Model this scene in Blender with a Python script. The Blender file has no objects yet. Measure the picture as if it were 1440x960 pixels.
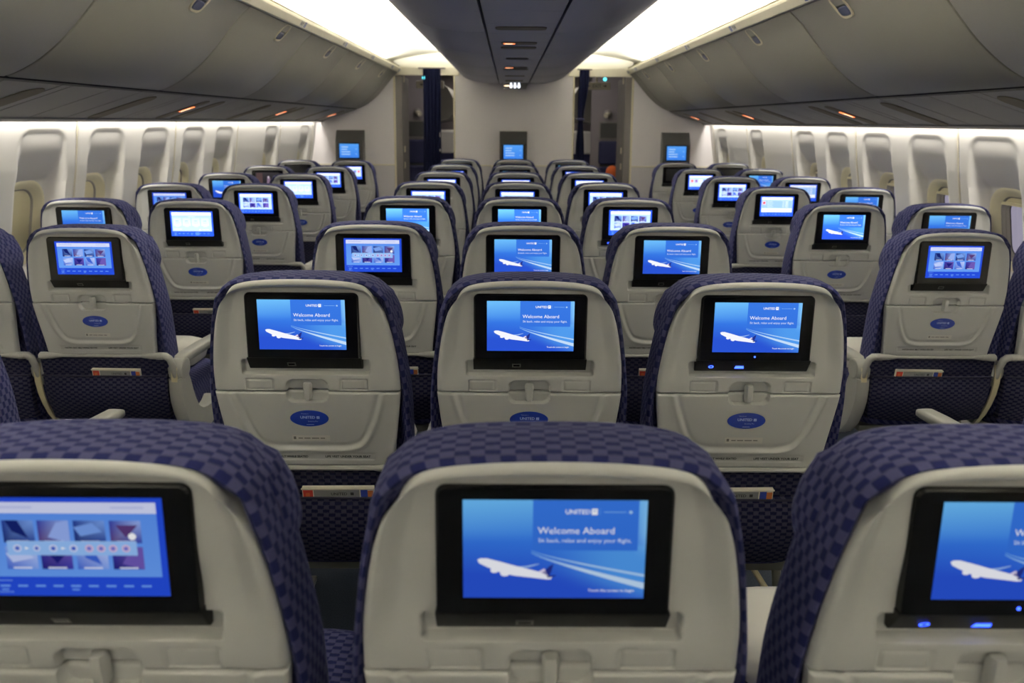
import bpy, math, random
from mathutils import Vector, Matrix

random.seed(4)
SC = bpy.context.scene
COL = SC.collection

# ------------------------------------------------------------------ camera
CAM_X, CAM_Z = -0.052, 1.48
PITCH, ROLL, YAW, PPY, FPX = 0.1596, 0.0081, 0.0058, 333.0, 1000.0
_c, _s = math.cos(YAW), math.sin(YAW)
_r = Vector((_c, -_s, 0)); _f = Vector((_s, _c, 0)); _z = Vector((0, 0, 1))
_d = math.cos(PITCH) * _f - math.sin(PITCH) * _z
_u = math.sin(PITCH) * _f + math.cos(PITCH) * _z
_c, _s = math.cos(ROLL), math.sin(ROLL)
_R = _c * _r + _s * _u
_U = -_s * _r + _c * _u
cam = bpy.data.cameras.new('camera')
cam.sensor_width = 36.0
cam.lens = FPX / 1440.0 * 36.0
cam.shift_y = -(480.0 - PPY) / 1440.0
cam.clip_start = 0.02
cam.dof.use_dof = True
cam.dof.focus_distance = 1.78
cam.dof.aperture_fstop = 4.2
cam_ob = bpy.data.objects.new('camera', cam)
COL.objects.link(cam_ob)
M3 = Matrix((( _R.x, _U.x, -_d.x), (_R.y, _U.y, -_d.y), (_R.z, _U.z, -_d.z)))
cam_ob.matrix_world = Matrix.Translation((CAM_X, 0, CAM_Z)) @ M3.to_4x4()
SC.camera = cam_ob

# ------------------------------------------------------------------ world, lights, exposure
world = bpy.data.worlds.new('overcast_sky')
SC.world = world
world.use_nodes = True
bg = world.node_tree.nodes['Background']
bg.inputs[0].default_value = (0.40, 0.37, 0.47, 1)
bg.inputs[1].default_value = 0.85
SC.view_settings.view_transform = 'Standard'
SC.view_settings.look = 'None'
SC.view_settings.gamma = 1.0
SC.view_settings.exposure = 0.0
SC.view_settings.use_curve_mapping = False

Y0, Y1 = -2.6, 8.0          # cabin from behind the camera to the bulkhead
WARM = (1.0, 0.96, 0.87)

def strip_light(name, x, z, width, direction, power, color, y0=Y0 + .1, y1=7.6):
    l = bpy.data.lights.new(name, 'AREA')
    l.shape = 'RECTANGLE'
    l.size = width
    l.size_y = y1 - y0
    l.energy = power
    l.color = color
    o = bpy.data.objects.new(name, l)
    COL.objects.link(o)
    zaxis = -Vector((direction[0], 0, direction[1])).normalized()
    yaxis = Vector((0, 1, 0))
    xaxis = yaxis.cross(zaxis)
    m = Matrix((xaxis, yaxis, zaxis)).transposed().to_4x4()
    o.matrix_world = Matrix.Translation((x, (y0 + y1) / 2, z)) @ m
    return o

P_IN, P_OUT, P_WALL = 225, 165, 42
for s in (-1, 1):
    strip_light('cove_lamp', s * .53, 2.100, .05, (s * .55, 1), P_IN, WARM)
    strip_light('cove_lamp', s * 1.385, 2.085, .05, (-s * .75, .75), P_OUT, WARM)
    strip_light('wall_wash_lamp', s * 2.152, 1.540, .030, (s * .12, -1), P_WALL, (1.0, .94, .84), y0=.3, y1=Y1 - .12)

# ------------------------------------------------------------------ materials
def srgb(r, g, b):
    f = lambda c: (c / 12.92 if c <= .04045 else ((c + .055) / 1.055) ** 2.4)
    return (f(r / 255), f(g / 255), f(b / 255), 1)

def mat(name, color, rough=.5, spec=.5, metal=0, noise=0, nscale=40, bump=0, bscale=300):
    m = bpy.data.materials.new(name)
    m.use_nodes = True
    nt = m.node_tree
    p = nt.nodes['Principled BSDF']
    p.inputs['Base Color'].default_value = color
    p.inputs['Roughness'].default_value = rough
    p.inputs['Specular IOR Level'].default_value = spec
    p.inputs['Metallic'].default_value = metal
    tc = nt.nodes.new('ShaderNodeTexCoord')
    if noise:
        n = nt.nodes.new('ShaderNodeTexNoise')
        n.inputs['Scale'].default_value = nscale
        n.inputs['Detail'].default_value = 4
        nt.links.new(tc.outputs['Object'], n.inputs['Vector'])
        mx = nt.nodes.new('ShaderNodeMix'); mx.data_type = 'RGBA'
        mx.inputs['A'].default_value = tuple(c * (1 - noise) for c in color[:3]) + (1,)
        mx.inputs['B'].default_value = tuple(min(1, c * (1 + noise)) for c in color[:3]) + (1,)
        nt.links.new(n.outputs['Fac'], mx.inputs['Factor'])
        nt.links.new(mx.outputs['Result'], p.inputs['Base Color'])
    if bump:
        n = nt.nodes.new('ShaderNodeTexNoise')
        n.inputs['Scale'].default_value = bscale
        nt.links.new(tc.outputs['Object'], n.inputs['Vector'])
        b = nt.nodes.new('ShaderNodeBump')
        b.inputs['Strength'].default_value = bump
        b.inputs['Distance'].default_value = .002
        nt.links.new(n.outputs['Fac'], b.inputs['Height'])
        nt.links.new(b.outputs['Normal'], p.inputs['Normal'])
    return m

def emit(name, color, strength):
    m = bpy.data.materials.new(name)
    m.use_nodes = True
    nt = m.node_tree
    nt.nodes.remove(nt.nodes['Principled BSDF'])
    e = nt.nodes.new('ShaderNodeEmission')
    e.inputs[0].default_value = color
    e.inputs[1].default_value = strength
    nt.links.new(e.outputs[0], nt.nodes['Material Output'].inputs[0])
    return m

def fabric_mat(name, dark, light, bw=.030, bh=.0098, dash=.52):
    """woven cover: staggered short dashes of dark navy on a purple grey weave, laid out by UV in metres"""
    m = bpy.data.materials.new(name)
    m.use_nodes = True
    nt = m.node_tree; L = nt.links.new
    p = nt.nodes['Principled BSDF']
    p.inputs['Roughness'].default_value = .9
    p.inputs['Specular IOR Level'].default_value = .15
    p.inputs['Sheen Weight'].default_value = 0
    p.inputs['Sheen Tint'].default_value = (.55, .5, .8, 1)
    uv = nt.nodes.new('ShaderNodeUVMap'); uv.uv_map = 'UVMap'
    nz = nt.nodes.new('ShaderNodeTexNoise'); nz.inputs['Scale'].default_value = 160
    L(uv.outputs[0], nz.inputs['Vector'])
    add = nt.nodes.new('ShaderNodeMixRGB'); add.blend_type = 'LINEAR_LIGHT'; add.inputs[0].default_value = .0018
    L(uv.outputs[0], add.inputs[1]); L(nz.outputs['Color'], add.inputs[2])
    def mth(op, x, y=None):
        n = nt.nodes.new('ShaderNodeMath'); n.operation = op
        for i, q in enumerate((x, y)):
            if q is None: continue
            if isinstance(q, (int, float)): n.inputs[i].default_value = q
            else: L(q, n.inputs[i])
        return n.outputs[0]
    def ramp(x, a0, a1):
        n = nt.nodes.new('ShaderNodeMapRange'); n.interpolation_type = 'SMOOTHSTEP'
        n.inputs['From Min'].default_value = a0; n.inputs['From Max'].default_value = a1
        L(x, n.inputs['Value']); return n.outputs[0]
    sep = nt.nodes.new('ShaderNodeSeparateXYZ'); L(add.outputs[0], sep.inputs[0])
    vr = mth('DIVIDE', sep.outputs[1], bh); row = mth('FLOOR', vr); vf = mth('FRACT', vr)
    par = mth('MULTIPLY', mth('FLOORED_MODULO', row, 2.0), .5)
    uf = mth('FRACT', mth('ADD', mth('DIVIDE', sep.outputs[0], bw), par))
    du = mth('ABSOLUTE', mth('SUBTRACT', uf, .5)); dv = mth('ABSOLUTE', mth('SUBTRACT', vf, .5))
    mu = ramp(du, dash * .5 + .03, dash * .5 - .03); mv = ramp(dv, .44, .34)
    mask = mth('MULTIPLY', mu, mv)
    edge = ramp(dv, .40, .49)
    mid = nt.nodes.new('ShaderNodeMixRGB'); mid.inputs[1].default_value = light
    mid.inputs[2].default_value = tuple(c * .45 for c in light[:3]) + (1,); L(mth('MULTIPLY', edge, .7), mid.inputs[0])
    col = nt.nodes.new('ShaderNodeMixRGB'); L(mask, col.inputs[0]); L(mid.outputs[0], col.inputs[1]); col.inputs[2].default_value = dark
    th = nt.nodes.new('ShaderNodeTexNoise'); th.inputs['Scale'].default_value = 900
    L(uv.outputs[0], th.inputs['Vector'])
    mx = nt.nodes.new('ShaderNodeMixRGB'); mx.blend_type = 'MULTIPLY'; mx.inputs[0].default_value = .45
    L(col.outputs[0], mx.inputs[1]); L(th.outputs['Fac'], mx.inputs[2])
    L(mx.outputs[0], p.inputs['Base Color'])
    b = nt.nodes.new('ShaderNodeBump'); b.inputs['Strength'].default_value = .5; b.inputs['Distance'].default_value = .0015
    b.invert = True
    L(mask, b.inputs['Height']); L(b.outputs['Normal'], p.inputs['Normal'])
    return m

M = {}
M['shell'] = mat('seat_grey_plastic', srgb(186, 187, 184), .36, .5, noise=.03, nscale=6, bump=.05, bscale=700)
M['shell_dark'] = mat('recess_grey_plastic', srgb(150, 149, 141), .45)
M['armgrey'] = mat('arm_grey_plastic', srgb(158, 158, 154), .4, noise=.03)
M['cream'] = mat('cream_plastic', srgb(205, 196, 160), .5, noise=.03)
M['bezel'] = mat('monitor_black', (.004, .004, .0045, 1), .2, .28)
M['strip'] = mat('monitor_strip_black', (.006, .006, .0065, 1), .5, .25)
M['offscreen'] = mat('dark_glass', (.02, .02, .021, 1), .12, .5)
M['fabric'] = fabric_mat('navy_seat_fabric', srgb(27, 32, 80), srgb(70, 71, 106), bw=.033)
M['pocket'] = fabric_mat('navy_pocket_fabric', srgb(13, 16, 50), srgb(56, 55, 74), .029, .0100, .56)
M['seam'] = mat('navy_piping', srgb(36, 36, 70), .8)
M['frame'] = mat('seat_frame_metal', srgb(120, 118, 108), .4, metal=.6)
M['blacktube'] = mat('black_rubber', (.015, .015, .015, 1), .6)
M['sticker'] = mat('blue_sticker', srgb(22, 52, 150), .35)
M['stickertext'] = mat('sticker_print', srgb(190, 200, 235), .5)
M['print'] = mat('black_print', (.02, .02, .02, 1), .5)
M['greyprint'] = mat('grey_print', srgb(110, 108, 104), .5)
M['placard'] = mat('placard_white', srgb(200, 198, 190), .5)
M['carpet'] = mat('blue_grey_carpet', srgb(62, 68, 80), 1, .1, noise=.6, nscale=260, bump=.6, bscale=500)
M['wallp'] = mat('sidewall_white', srgb(222, 220, 215), .5, .3, noise=.015, nscale=3)
M['seamcream'] = mat('panel_joint_cream', srgb(196, 190, 172), .5)
M['winframe'] = mat('window_frame_cream', srgb(224, 218, 188), .45, noise=.02)
M['shade'] = mat('shade_cream', srgb(214, 206, 172), .6, noise=.02)
M['reveal'] = mat('window_reveal_grey', srgb(150, 146, 138), .6)
M['gasket'] = mat('window_gasket', (.02, .02, .022, 1), .5)
M['bin'] = mat('bin_grey', srgb(136, 134, 127), .45, .35, noise=.02, nscale=3, bump=.04, bscale=500)
M['cbin'] = mat('centre_bin_grey', srgb(158, 158, 168), .45, .35, noise=.02, nscale=3)
M['rail'] = mat('bin_rail_cream', srgb(226, 220, 200), .45)
M['psu'] = mat('service_panel_grey', srgb(142, 140, 134), .5, .35, noise=.02)
M['groove'] = mat('olive_recess', srgb(114, 108, 88), .7)
M['gap'] = mat('dark_gap', (.012, .012, .012, 1), .8)
M['latch'] = mat('latch_dark', srgb(34, 33, 34), .35)
M['latchblue'] = mat('latch_slate', srgb(74, 78, 104), .35)
M['latchrim'] = mat('latch_rim', srgb(200, 192, 168), .4)
M['ceil'] = mat('cove_ceiling_cream', srgb(245, 242, 226), .7, .2)
M['bulk'] = mat('bulkhead_grey', srgb(226, 222, 224), .7, .2, noise=.04, nscale=120)
M['bulklow'] = mat('bulkhead_lower_grey', srgb(192, 189, 192), .8, .2, noise=.06, nscale=160)
M['piping'] = mat('bulkhead_edge_cream', srgb(214, 206, 178), .5)
M['jamb'] = mat('door_jamb_grey', srgb(92, 88, 86), .55)
M['housing'] = mat('monitor_housing', srgb(58, 58, 58), .45)
M['curtain'] = mat('navy_curtain', srgb(17, 21, 46), .9, .1, noise=.25, nscale=60)
M['vest'] = mat('vestibule_grey', srgb(140, 134, 138), .7, .2)
M['vestframe'] = mat('vestibule_frame', srgb(128, 124, 122), .5)
M['crew'] = mat('crew_seat_navy', srgb(26, 30, 74), .7)
M['orange'] = mat('orange_cloth', srgb(226, 106, 40), .7)
M['white'] = mat('white_cloth', srgb(232, 230, 224), .8, .2)
M['signbox'] = mat('sign_cream', srgb(206, 200, 182), .5)
M['paperw'] = mat('magazine_paper', srgb(222, 216, 200), .6)
M['paperg'] = mat('magazine_grey', srgb(132, 134, 134), .5)
M['paperr'] = mat('magazine_red', srgb(196, 60, 46), .5)
M['papero'] = mat('magazine_orange', srgb(206, 118, 60), .5)
M['paperb'] = mat('magazine_blue', srgb(40, 60, 150), .5)
M['bluelabel'] = mat('placard_blue', srgb(84, 100, 170), .5)
M['led'] = emit('blue_indicator', (.03, .08, 1, 1), 6)
M['signred'] = emit('seatbelt_sign_lit', (1, .22, .07, 1), 3.2)
M['signhot'] = emit('seatbelt_sign_white', (1, .75, .5, 1), 3.0)
M['lavlit'] = emit('lavatory_sign_lit', (.85, .9, 1, 1), 3.0)
M['teal'] = emit('teal_indicator', (.12, .75, .85, 1), 2.2)
M['tealdim'] = mat('teal_bezel', srgb(60, 70, 72), .4)
def glass():
    m = bpy.data.materials.new('window_glass'); m.use_nodes = True
    nt = m.node_tree; nt.nodes.remove(nt.nodes['Principled BSDF'])
    t = nt.nodes.new('ShaderNodeBsdfTransparent'); t.inputs[0].default_value = (.93, .93, .95, 1)
    g = nt.nodes.new('ShaderNodeBsdfGlossy'); g.inputs['Roughness'].default_value = .03
    mx = nt.nodes.new('ShaderNodeMixShader'); mx.inputs[0].default_value = .06
    nt.links.new(t.outputs[0], mx.inputs[1]); nt.links.new(g.outputs[0], mx.inputs[2])
    nt.links.new(mx.outputs[0], nt.nodes['Material Output'].inputs[0])
    return m
M['glass'] = glass()

def screen_mat(name, strength):
    m = bpy.data.materials.new(name); m.use_nodes = True
    nt = m.node_tree; nt.nodes.remove(nt.nodes['Principled BSDF'])
    a = nt.nodes.new('ShaderNodeVertexColor'); a.layer_name = 'Col'
    e = nt.nodes.new('ShaderNodeEmission'); e.inputs[1].default_value = strength
    nt.links.new(a.outputs['Color'], e.inputs[0])
    nt.links.new(e.outputs[0], nt.nodes['Material Output'].inputs[0])
    return m
SCREEN = {'low': screen_mat('lit_screen_low', .72), 'mid': screen_mat('lit_screen', 1.0), 'high': screen_mat('lit_screen_high', 1.45)}  # far rows use stronger copies that imitate the wash-out at shallow viewing angles

# ------------------------------------------------------------------ mesh helpers
def sst(a, b, x):
    t = max(0., min(1., (x - a) / (b - a)))
    return t * t * (3 - 2 * t)

def interp(tab, x):
    if x <= tab[0][0]: return tab[0][1]
    for (a, va), (b, vb) in zip(tab, tab[1:]):
        if x <= b:
            return va + (vb - va) * (x - a) / (b - a)
    return tab[-1][1]

class MB:
    def __init__(self):
        self.v = []; self.f = []; self.m = []; self.uv = []; self.c = []
    def add(self, verts, faces, mi=0, uvs=None, col=None):
        o = len(self.v)
        self.v += [tuple(p) for p in verts]
        for f in faces:
            self.f.append([o + i for i in f]); self.m.append(mi)
            self.uv.append([uvs[i] for i in f] if uvs else None)
            self.c.append(([col[i] for i in f] if isinstance(col, list) else [col] * len(f)) if col else None)
    def box(self, x0, x1, y0, y1, z0, z1, mi=0):
        v = [(x, y, z) for x in (x0, x1) for y in (y0, y1) for z in (z0, z1)]
        self.add(v, [(0, 1, 3, 2), (4, 6, 7, 5), (0, 4, 5, 1), (2, 3, 7, 6), (0, 2, 6, 4), (1, 5, 7, 3)], mi)
    def loft(self, rings, mi=0, cap0=True, cap1=True, closed=True, uvs=None):
        n = len(rings[0]); v = [p for r in rings for p in r]; f = []
        for i in range(len(rings) - 1):
            for j in range(n if closed else n - 1):
                k = (j + 1) % n
                f.append((i * n + j, i * n + k, (i + 1) * n + k, (i + 1) * n + j))
        self.add(v, f, mi, [q for r in uvs for q in r] if uvs else None)
        if cap0: self.add(rings[0], [tuple(range(n))[::-1]], mi, uvs[0] if uvs else None)
        if cap1: self.add(rings[-1], [tuple(range(n))], mi, uvs[-1] if uvs else None)
    def grid(self, fn, us, vs, mi=0, uvf=None, skip=None):
        nu = len(us); v = []; t = []
        for b in vs:
            for a in us:
                v.append(fn(a, b)); t.append(uvf(a, b) if uvf else (a, b))
        f = []
        for j in range(len(vs) - 1):
            for i in range(nu - 1):
                if skip and skip((us[i] + us[i + 1]) / 2, (vs[j] + vs[j + 1]) / 2): continue
                f.append((j * nu + i, j * nu + i + 1, (j + 1) * nu + i + 1, (j + 1) * nu + i))
        self.add(v, f, mi, t)
    def rbox(self, c, s, r=.004, axis='y', corner=None, n=4, mi=0):
        """box with rounded outline (radius corner) in the plane across axis, and edges bevelled by r"""
        corner = max(r * 1.05, corner if corner else r * 1.05)
        ax = 'xyz'.index(axis); oth = [i for i in range(3) if i != ax]
        w, h, d = s[oth[0]] / 2, s[oth[1]] / 2, s[ax] / 2
        rings = []
        for off, dep in ((r, -d), (r * .3, -d + r * .3), (0, -d + r), (0, d - r), (r * .3, d - r * .3), (r, d)):
            ring = []
            cr = max(corner - off, 1e-4)
            for sx, sy, a0 in ((1, 1, 0), (-1, 1, 90), (-1, -1, 180), (1, -1, 270)):
                for k in range(n + 1):
                    a = math.radians(a0 + 90 * k / n)
                    p = [0, 0, 0]
                    p[oth[0]] = c[oth[0]] + sx * (w - corner) + cr * math.cos(a)
                    p[oth[1]] = c[oth[1]] + sy * (h - corner) + cr * math.sin(a)
                    p[ax] = c[ax] + dep
                    ring.append(tuple(p))
            rings.append(ring)
        if axis == 'y': rings = rings[::-1]
        self.loft(rings, mi)
    def tube(self, path, r, n=10, mi=0, flat=1.0, cap=True):
        """round (or flattened) tube along a list of points; r one value or one per point"""
        P = [Vector(p) for p in path]
        rs = r if isinstance(r, (list, tuple)) else [r] * len(P)
        T = [(P[min(i + 1, len(P) - 1)] - P[max(i - 1, 0)]).normalized() for i in range(len(P))]
        up = Vector((1, 0, 0)) if abs(T[0].x) < .9 else Vector((0, 0, 1))
        rings = []
        for p, t, q in zip(P, T, rs):
            a = (up - t * up.dot(t)).normalized(); b = t.cross(a); up = a
            rings.append([tuple(p + a * math.cos(k * 2 * math.pi / n) * q + b * math.sin(k * 2 * math.pi / n) * q * flat) for k in range(n)])
        self.loft(rings, mi, cap, cap)
    def prism(self, poly, y0, y1, mi=0, to=lambda a, b, y: (a, y, b)):
        self.loft([[to(a, b, y0) for a, b in poly], [to(a, b, y1) for a, b in poly]], mi)
    def build(self, name, mats, parent=None, smooth=True, angle=38, struct=False):
        me = bpy.data.meshes.new(name)
        me.from_pydata(self.v, [], self.f)
        for m in (mats if isinstance(mats, (list, tuple)) else [mats]): me.materials.append(m)
        me.polygons.foreach_set('material_index', self.m)
        if any(u for u in self.uv):
            L = me.uv_layers.new(name='UVMap')
            flat = []
            for f, u in zip(self.f, self.uv):
                for q in (u or [(0, 0)] * len(f)): flat += [q[0], q[1]]
            L.data.foreach_set('uv', flat)
        if any(c for c in self.c):
            A = me.color_attributes.new('Col', 'FLOAT_COLOR', 'CORNER')
            flat = []
            for f, c in zip(self.f, self.c):
                for q in (c or [(0, 0, 0, 1)] * len(f)): flat += list(q)
            A.data.foreach_set('color', flat)
        if smooth:
            me.polygons.foreach_set('use_smooth', [True] * len(self.f))
            me.set_sharp_from_angle(angle=math.radians(angle))
        me.update()
        o = bpy.data.objects.new(name, me)
        COL.objects.link(o)
        if parent: o.parent = parent
        if struct: o['kind'] = 'structure'
        return o

_tc = {}
def text_geo(s, bold=0):
    """flat outline of a line of text, normalised to cap height 1, left aligned on the origin"""
    k = (s, bold)
    if k in _tc: return _tc[k]
    cu = bpy.data.curves.new('t', 'FONT'); cu.body = s; cu.size = 1.44; cu.resolution_u = 2; cu.offset = bold
    o = bpy.data.objects.new('t', cu)
    COL.objects.link(o)
    dg = bpy.context.evaluated_depsgraph_get()
    me = o.evaluated_get(dg).to_mesh()
    v = [(p.co.x, p.co.y) for p in me.vertices]; f = [tuple(p.vertices) for p in me.polygons]
    o.evaluated_get(dg).to_mesh_clear()
    bpy.data.objects.remove(o); bpy.data.curves.remove(cu)
    w = max([p[0] for p in v] or [1])
    _tc[k] = (v, f, w)
    return _tc[k]

def empty(name, loc, label, cat, group=None):
    o = bpy.data.objects.new(name, None); COL.objects.link(o)
    o.empty_display_size = .1
    o.location = loc; o['label'] = label; o['category'] = cat
    if group: o['group'] = group
    return o

def tag(o, label, cat, group=None):
    o['label'] = label; o['category'] = cat
    if group: o['group'] = group
    return o

def part(src, parent):
    o = src.copy(); COL.objects.link(o); o.parent = parent
    return o

def lin(a, b, n): return [a + (b - a) * i / (n - 1) for i in range(n)]

# ================================================================== SETTING
# ---- floor
b = MB(); b.box(-2.36, 2.36, Y0, 13.2, -.04, 0); b.build('floor', M['carpet'], struct=True, smooth=False)

# ---- cove ceilings, left and right of the centre bins
CEIL = [(1.46, 2.085), (1.40, 2.12), (1.28, 2.15), (1.10, 2.185), (.90, 2.215), (.65, 2.235), (.40, 2.24), (0, 2.24)]
def ceiling_part(s):
    b = MB()
    ring = [(s * x, z) for x, z in CEIL] + [(s * x, z + .02) for x, z in CEIL[::-1]]
    b.prism(ring, Y0, Y1 + .02)
    return b
root_ceiling = MB()
root_ceiling.box(-2.4, 2.4, Y0, 13.2, 2.30, 2.33)
rc = root_ceiling.build('ceiling', M['ceil'], struct=True, smooth=False)
SEAMS = [2.43 + 1.06 * k - 1.06 * 5 for k in range(11)]   # bin joints every 1.06 m, the last at 7.73
for s in (-1, 1):
    # a joint line of the ceiling panels shows every 1.06 m: each panel its own piece
    ys = [Y0] + [y for y in SEAMS if Y0 < y < Y1 - .1] + [Y1 + .02]
    for a, c in zip(ys, ys[1:]):
        b = MB()
        ring = [(s * x, z) for x, z in CEIL] + [(s * x, z + .02) for x, z in CEIL[::-1]]
        b.prism(ring, a + .0015, c - .0015)
        b.build('ceiling_panel', M['ceil'], rc, angle=30)

# ---- side walls: panels of two windows, each a moulded niche that deepens towards the window
WALLX = [(0, 2.12), (.3, 2.26), (.7, 2.30), (1.05, 2.245), (1.25, 2.212), (1.47, 2.185), (1.60, 2.165)]
def wx(z):
    return interp(WALLX, z)
WIN_Z0, WIN_Z1, WIN_HW = .80, 1.185, .145
def arch_in(y, z, hw, z0, z1, r):
    """signed distance, positive inside a rounded rectangle centred on y=0"""
    dx = abs(y) - (hw - r); dz = abs(z - (z0 + z1) / 2) - ((z1 - z0) / 2 - r)
    return -(math.hypot(max(dx, 0), max(dz, 0)) + min(max(dx, dz), 0) - r)
def niche(y, z):
    hw = .182 - .012 * sst(1.1, 1.4, z)
    e = arch_in(y, z, hw, .70, 1.425, .075)
    if e <= 0: return 0
    edge = sst(0, .010, e) * .005
    slope = max(0, min(1, (1.43 - z) / .245))
    low = sst(.70, .80, z)
    scoop = .084 * slope ** 3 * low * sst(0, .034, e)
    return edge + scoop
def wall_panel(s, y0, y1, centres, name, parent):
    b = MB()
    n = max(4, int((y1 - y0) / .0125))
    ys = lin(y0 + .002, y1 - .002, n)
    zs = [0, .15, .3, .5, .62] + lin(.68, 1.47, 76) + [1.5, 1.56, 1.62]
    def f(y, z):
        x = wx(z)
        for c in centres: x += niche(y - c, z)
        # rolled edges at the panel joints
        e = min(y - y0, y1 - y)
        x += .010 * (1 - sst(0, .018, e))
        return (s * x, y, z)
    def skip(y, z):
        return any(arch_in(y - c, z, WIN_HW - .012, WIN_Z0 + .012, WIN_Z1 - .012, .10) > 0 for c in centres)
    b.grid(f, ys if s < 0 else ys[::-1], zs, skip=skip)
    return b.build(name, M['wallp'], parent, angle=60)

JOINTS = [.40, 1.46, 2.52, 3.58, 4.64, 5.70, 6.77, 7.88]
CENTRES = {0: [.67, 1.20], 1: [1.73, 2.26], 2: [2.79, 3.32], 3: [3.85, 4.38], 4: [4.91, 5.44], 5: [6.52], 6: [7.58]}
win_no = 0
def ring_pts(hw, z0, z1, r, n=6):
    pts = []
    for sy, sz, a0 in ((1, 1, 0), (-1, 1, 90), (-1, -1, 180), (1, -1, 270)):
        for k in range(n + 1):
            a = math.radians(a0 + 90 * k / n)
            pts.append((sy * (hw - r) + r * math.cos(a), (z1 - r if sz > 0 else z0 + r) + r * math.sin(a)))
    return pts
def window(s, yc, closed):
    global win_no
    win_no += 1
    def ring(grow, dx, r):
        return [(s * (wx(z) + .084 + dx), yc + y, z) for y, z in ring_pts(WIN_HW + grow, WIN_Z0 - grow, WIN_Z1 + grow, r)]
    b = MB()
    prof = [ring(.030, .040, .135), ring(.006, .004, .118), ring(.008, -.003, .119), ring(.003, -.005, .115), ring(-.008, -.003, .105), ring(-.032, .022, .082), ring(-.034, .025, .08)]
    if s > 0: prof = prof[::-1]
    b.loft(prof, 0, False, False)
    w = b.build('window_%d' % win_no, M['winframe'], struct=True, angle=50)
    b = MB()
    prof = [ring(-.034, .0245, .08), ring(-.038, .026, .076), ring(-.042, .040, .07), ring(-.042, .041, .07), ring(-.046, .042, .066), ring(-.050, .060, .062)]
    if s > 0: prof = prof[::-1]
    b.loft(prof, 0, False, False); b.build('reveal', M['reveal'], w, angle=50)
    b = MB()
    b.loft([ring(-.049, .057, .062), ring(-.055, .059, .056)][::(1 if s < 0 else -1)], 0, False, False)
    b.build('gasket', M['gasket'], w)
    b = MB()
    r = ring(-.048, .062, .063); b.add(r, [tuple(range(len(r)))])
    b.build('pane', M['glass'], w, smooth=False)
    # shade: a slightly bowed sheet in the frame's slot
    b = MB()
    zt = WIN_Z1 - .036; zb = WIN_Z0 + .036 if closed else WIN_Z1 - .066
    zs = lin(zt, zb, 8); us = lin(-(WIN_HW - .038), WIN_HW - .038, 9)
    def fr(u, z, d=0): 
        k = 1 - .28 * sst(zt - .045, zt, z) * 1.0
        return (s * (wx(z) + .084 + .0335 + d), yc + u * k, z)
    b.grid(lambda u, z: fr(u, z), us, zs)
    b.grid(lambda u, z: fr(u, z, .004), us[::-1], zs)
    if not closed:
        b.box(*sorted((s * (wx(zb) + .107), s * (wx(zb) + .122))), yc - WIN_HW + .04, yc + WIN_HW - .04, zb - .012, zb + .002)
    else:
        b.box(*sorted((s * (wx(zb) + .106), s * (wx(zb) + .122))), yc - .05, yc + .05, zb, zb + .014)
    b.build('shade', M['shade'], w)

for s, nm in ((-1, 'left'), (1, 'right')):
    b = MB()   # outer skin behind the panels, from the first joint back behind the camera
    b.grid(lambda y, z: (s * (wx(z) + .012), y, z), lin(Y0, .40, 3) if s < 0 else lin(Y0, .40, 3)[::-1], [0, .3, .7, 1.05, 1.25, 1.47, 1.62])
    wroot = b.build('wall_' + nm, M['wallp'], struct=True, angle=60)
    for i, (a, c) in enumerate(zip(JOINTS, JOINTS[1:])):
        wall_panel(s, a, c, CENTRES[i], 'sidewall_panel', wroot)
        for yc in CENTRES[i]:
            if yc > 2.6: window(s, yc, s < 0 or yc > 6.9)
            else: 
                window(s, yc, True)
    for j in JOINTS:
        b = MB()
        path = [(s * (wx(z) + .004), j, z) for z in (0, .3, .5, .7, .85, 1.05, 1.25, 1.4, 1.47, 1.58)]
        b.tube(path, .0045, 8)
        b.build('joint_strip', M['seamcream'], wroot)
    # last narrow panel up to the bulkhead
    wall_panel(s, JOINTS[-1], Y1 + .01, [], 'sidewall_panel', wroot)
    # hull behind everything above the windows (closes the cabin)
    b = MB()
    hull = [(2.165, 1.60), (2.12, 1.75), (1.95, 2.0), (1.6, 2.25), (1.4, 2.32)]
    b.grid(lambda y, k: (s * hull[int(k)][0], y, hull[int(k)][1]), lin(Y0, Y1, 2) if s < 0 else lin(Y0, Y1, 2)[::-1], [0, 1, 2, 3, 4])
    b.build('crown_panel', M['wallp'], wroot)

# ---- rear wall behind the camera
b = MB(); b.box(-2.36, 2.36, Y0 - .04, Y0, 0, 2.30)
b.build('wall_rear', M['bulk'], struct=True, smooth=False)

# ---- bulkhead: centre wall, two outboard partitions, lintels over the two doorways
DL, DR, PL = .655, .665, 1.315
def front_wall(name, x0, x1, z1=2.30):
    b = MB()
    b.box(x0, x1, Y1, Y1 + .05, 1.005, z1)
    w = b.build(name, M['bulk'], struct=True, smooth=False)
    b = MB(); b.box(x0, x1, Y1 - .002, Y1 + .05, 0, .995); b.build('lower_panel', M['bulklow'], w, smooth=False)
    b = MB(); b.rbox(((x0 + x1) / 2, Y1 - .003, 1.0), (x1 - x0, .014, .012), .003); b.build('chair_rail', M['piping'], w)
    return w
wc = front_wall('wall_front', -DL, DR)
for x in (-DL, DR):
    b = MB(); b.rbox((x, Y1 + .02, 1.0), (.018, .07, 1.99), .005); b.build('edge_trim', M['piping'], wc)
b = MB()
for x in (-.21, .215):
    b.rbox((x, Y1 - .012, .985), (.06, .024, .03), .005, mi=0); b.rbox((x, Y1 - .018, .96), (.03, .02, .05), .005, mi=0)
b.build('bassinet_fitting', M['piping'], wc)
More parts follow.
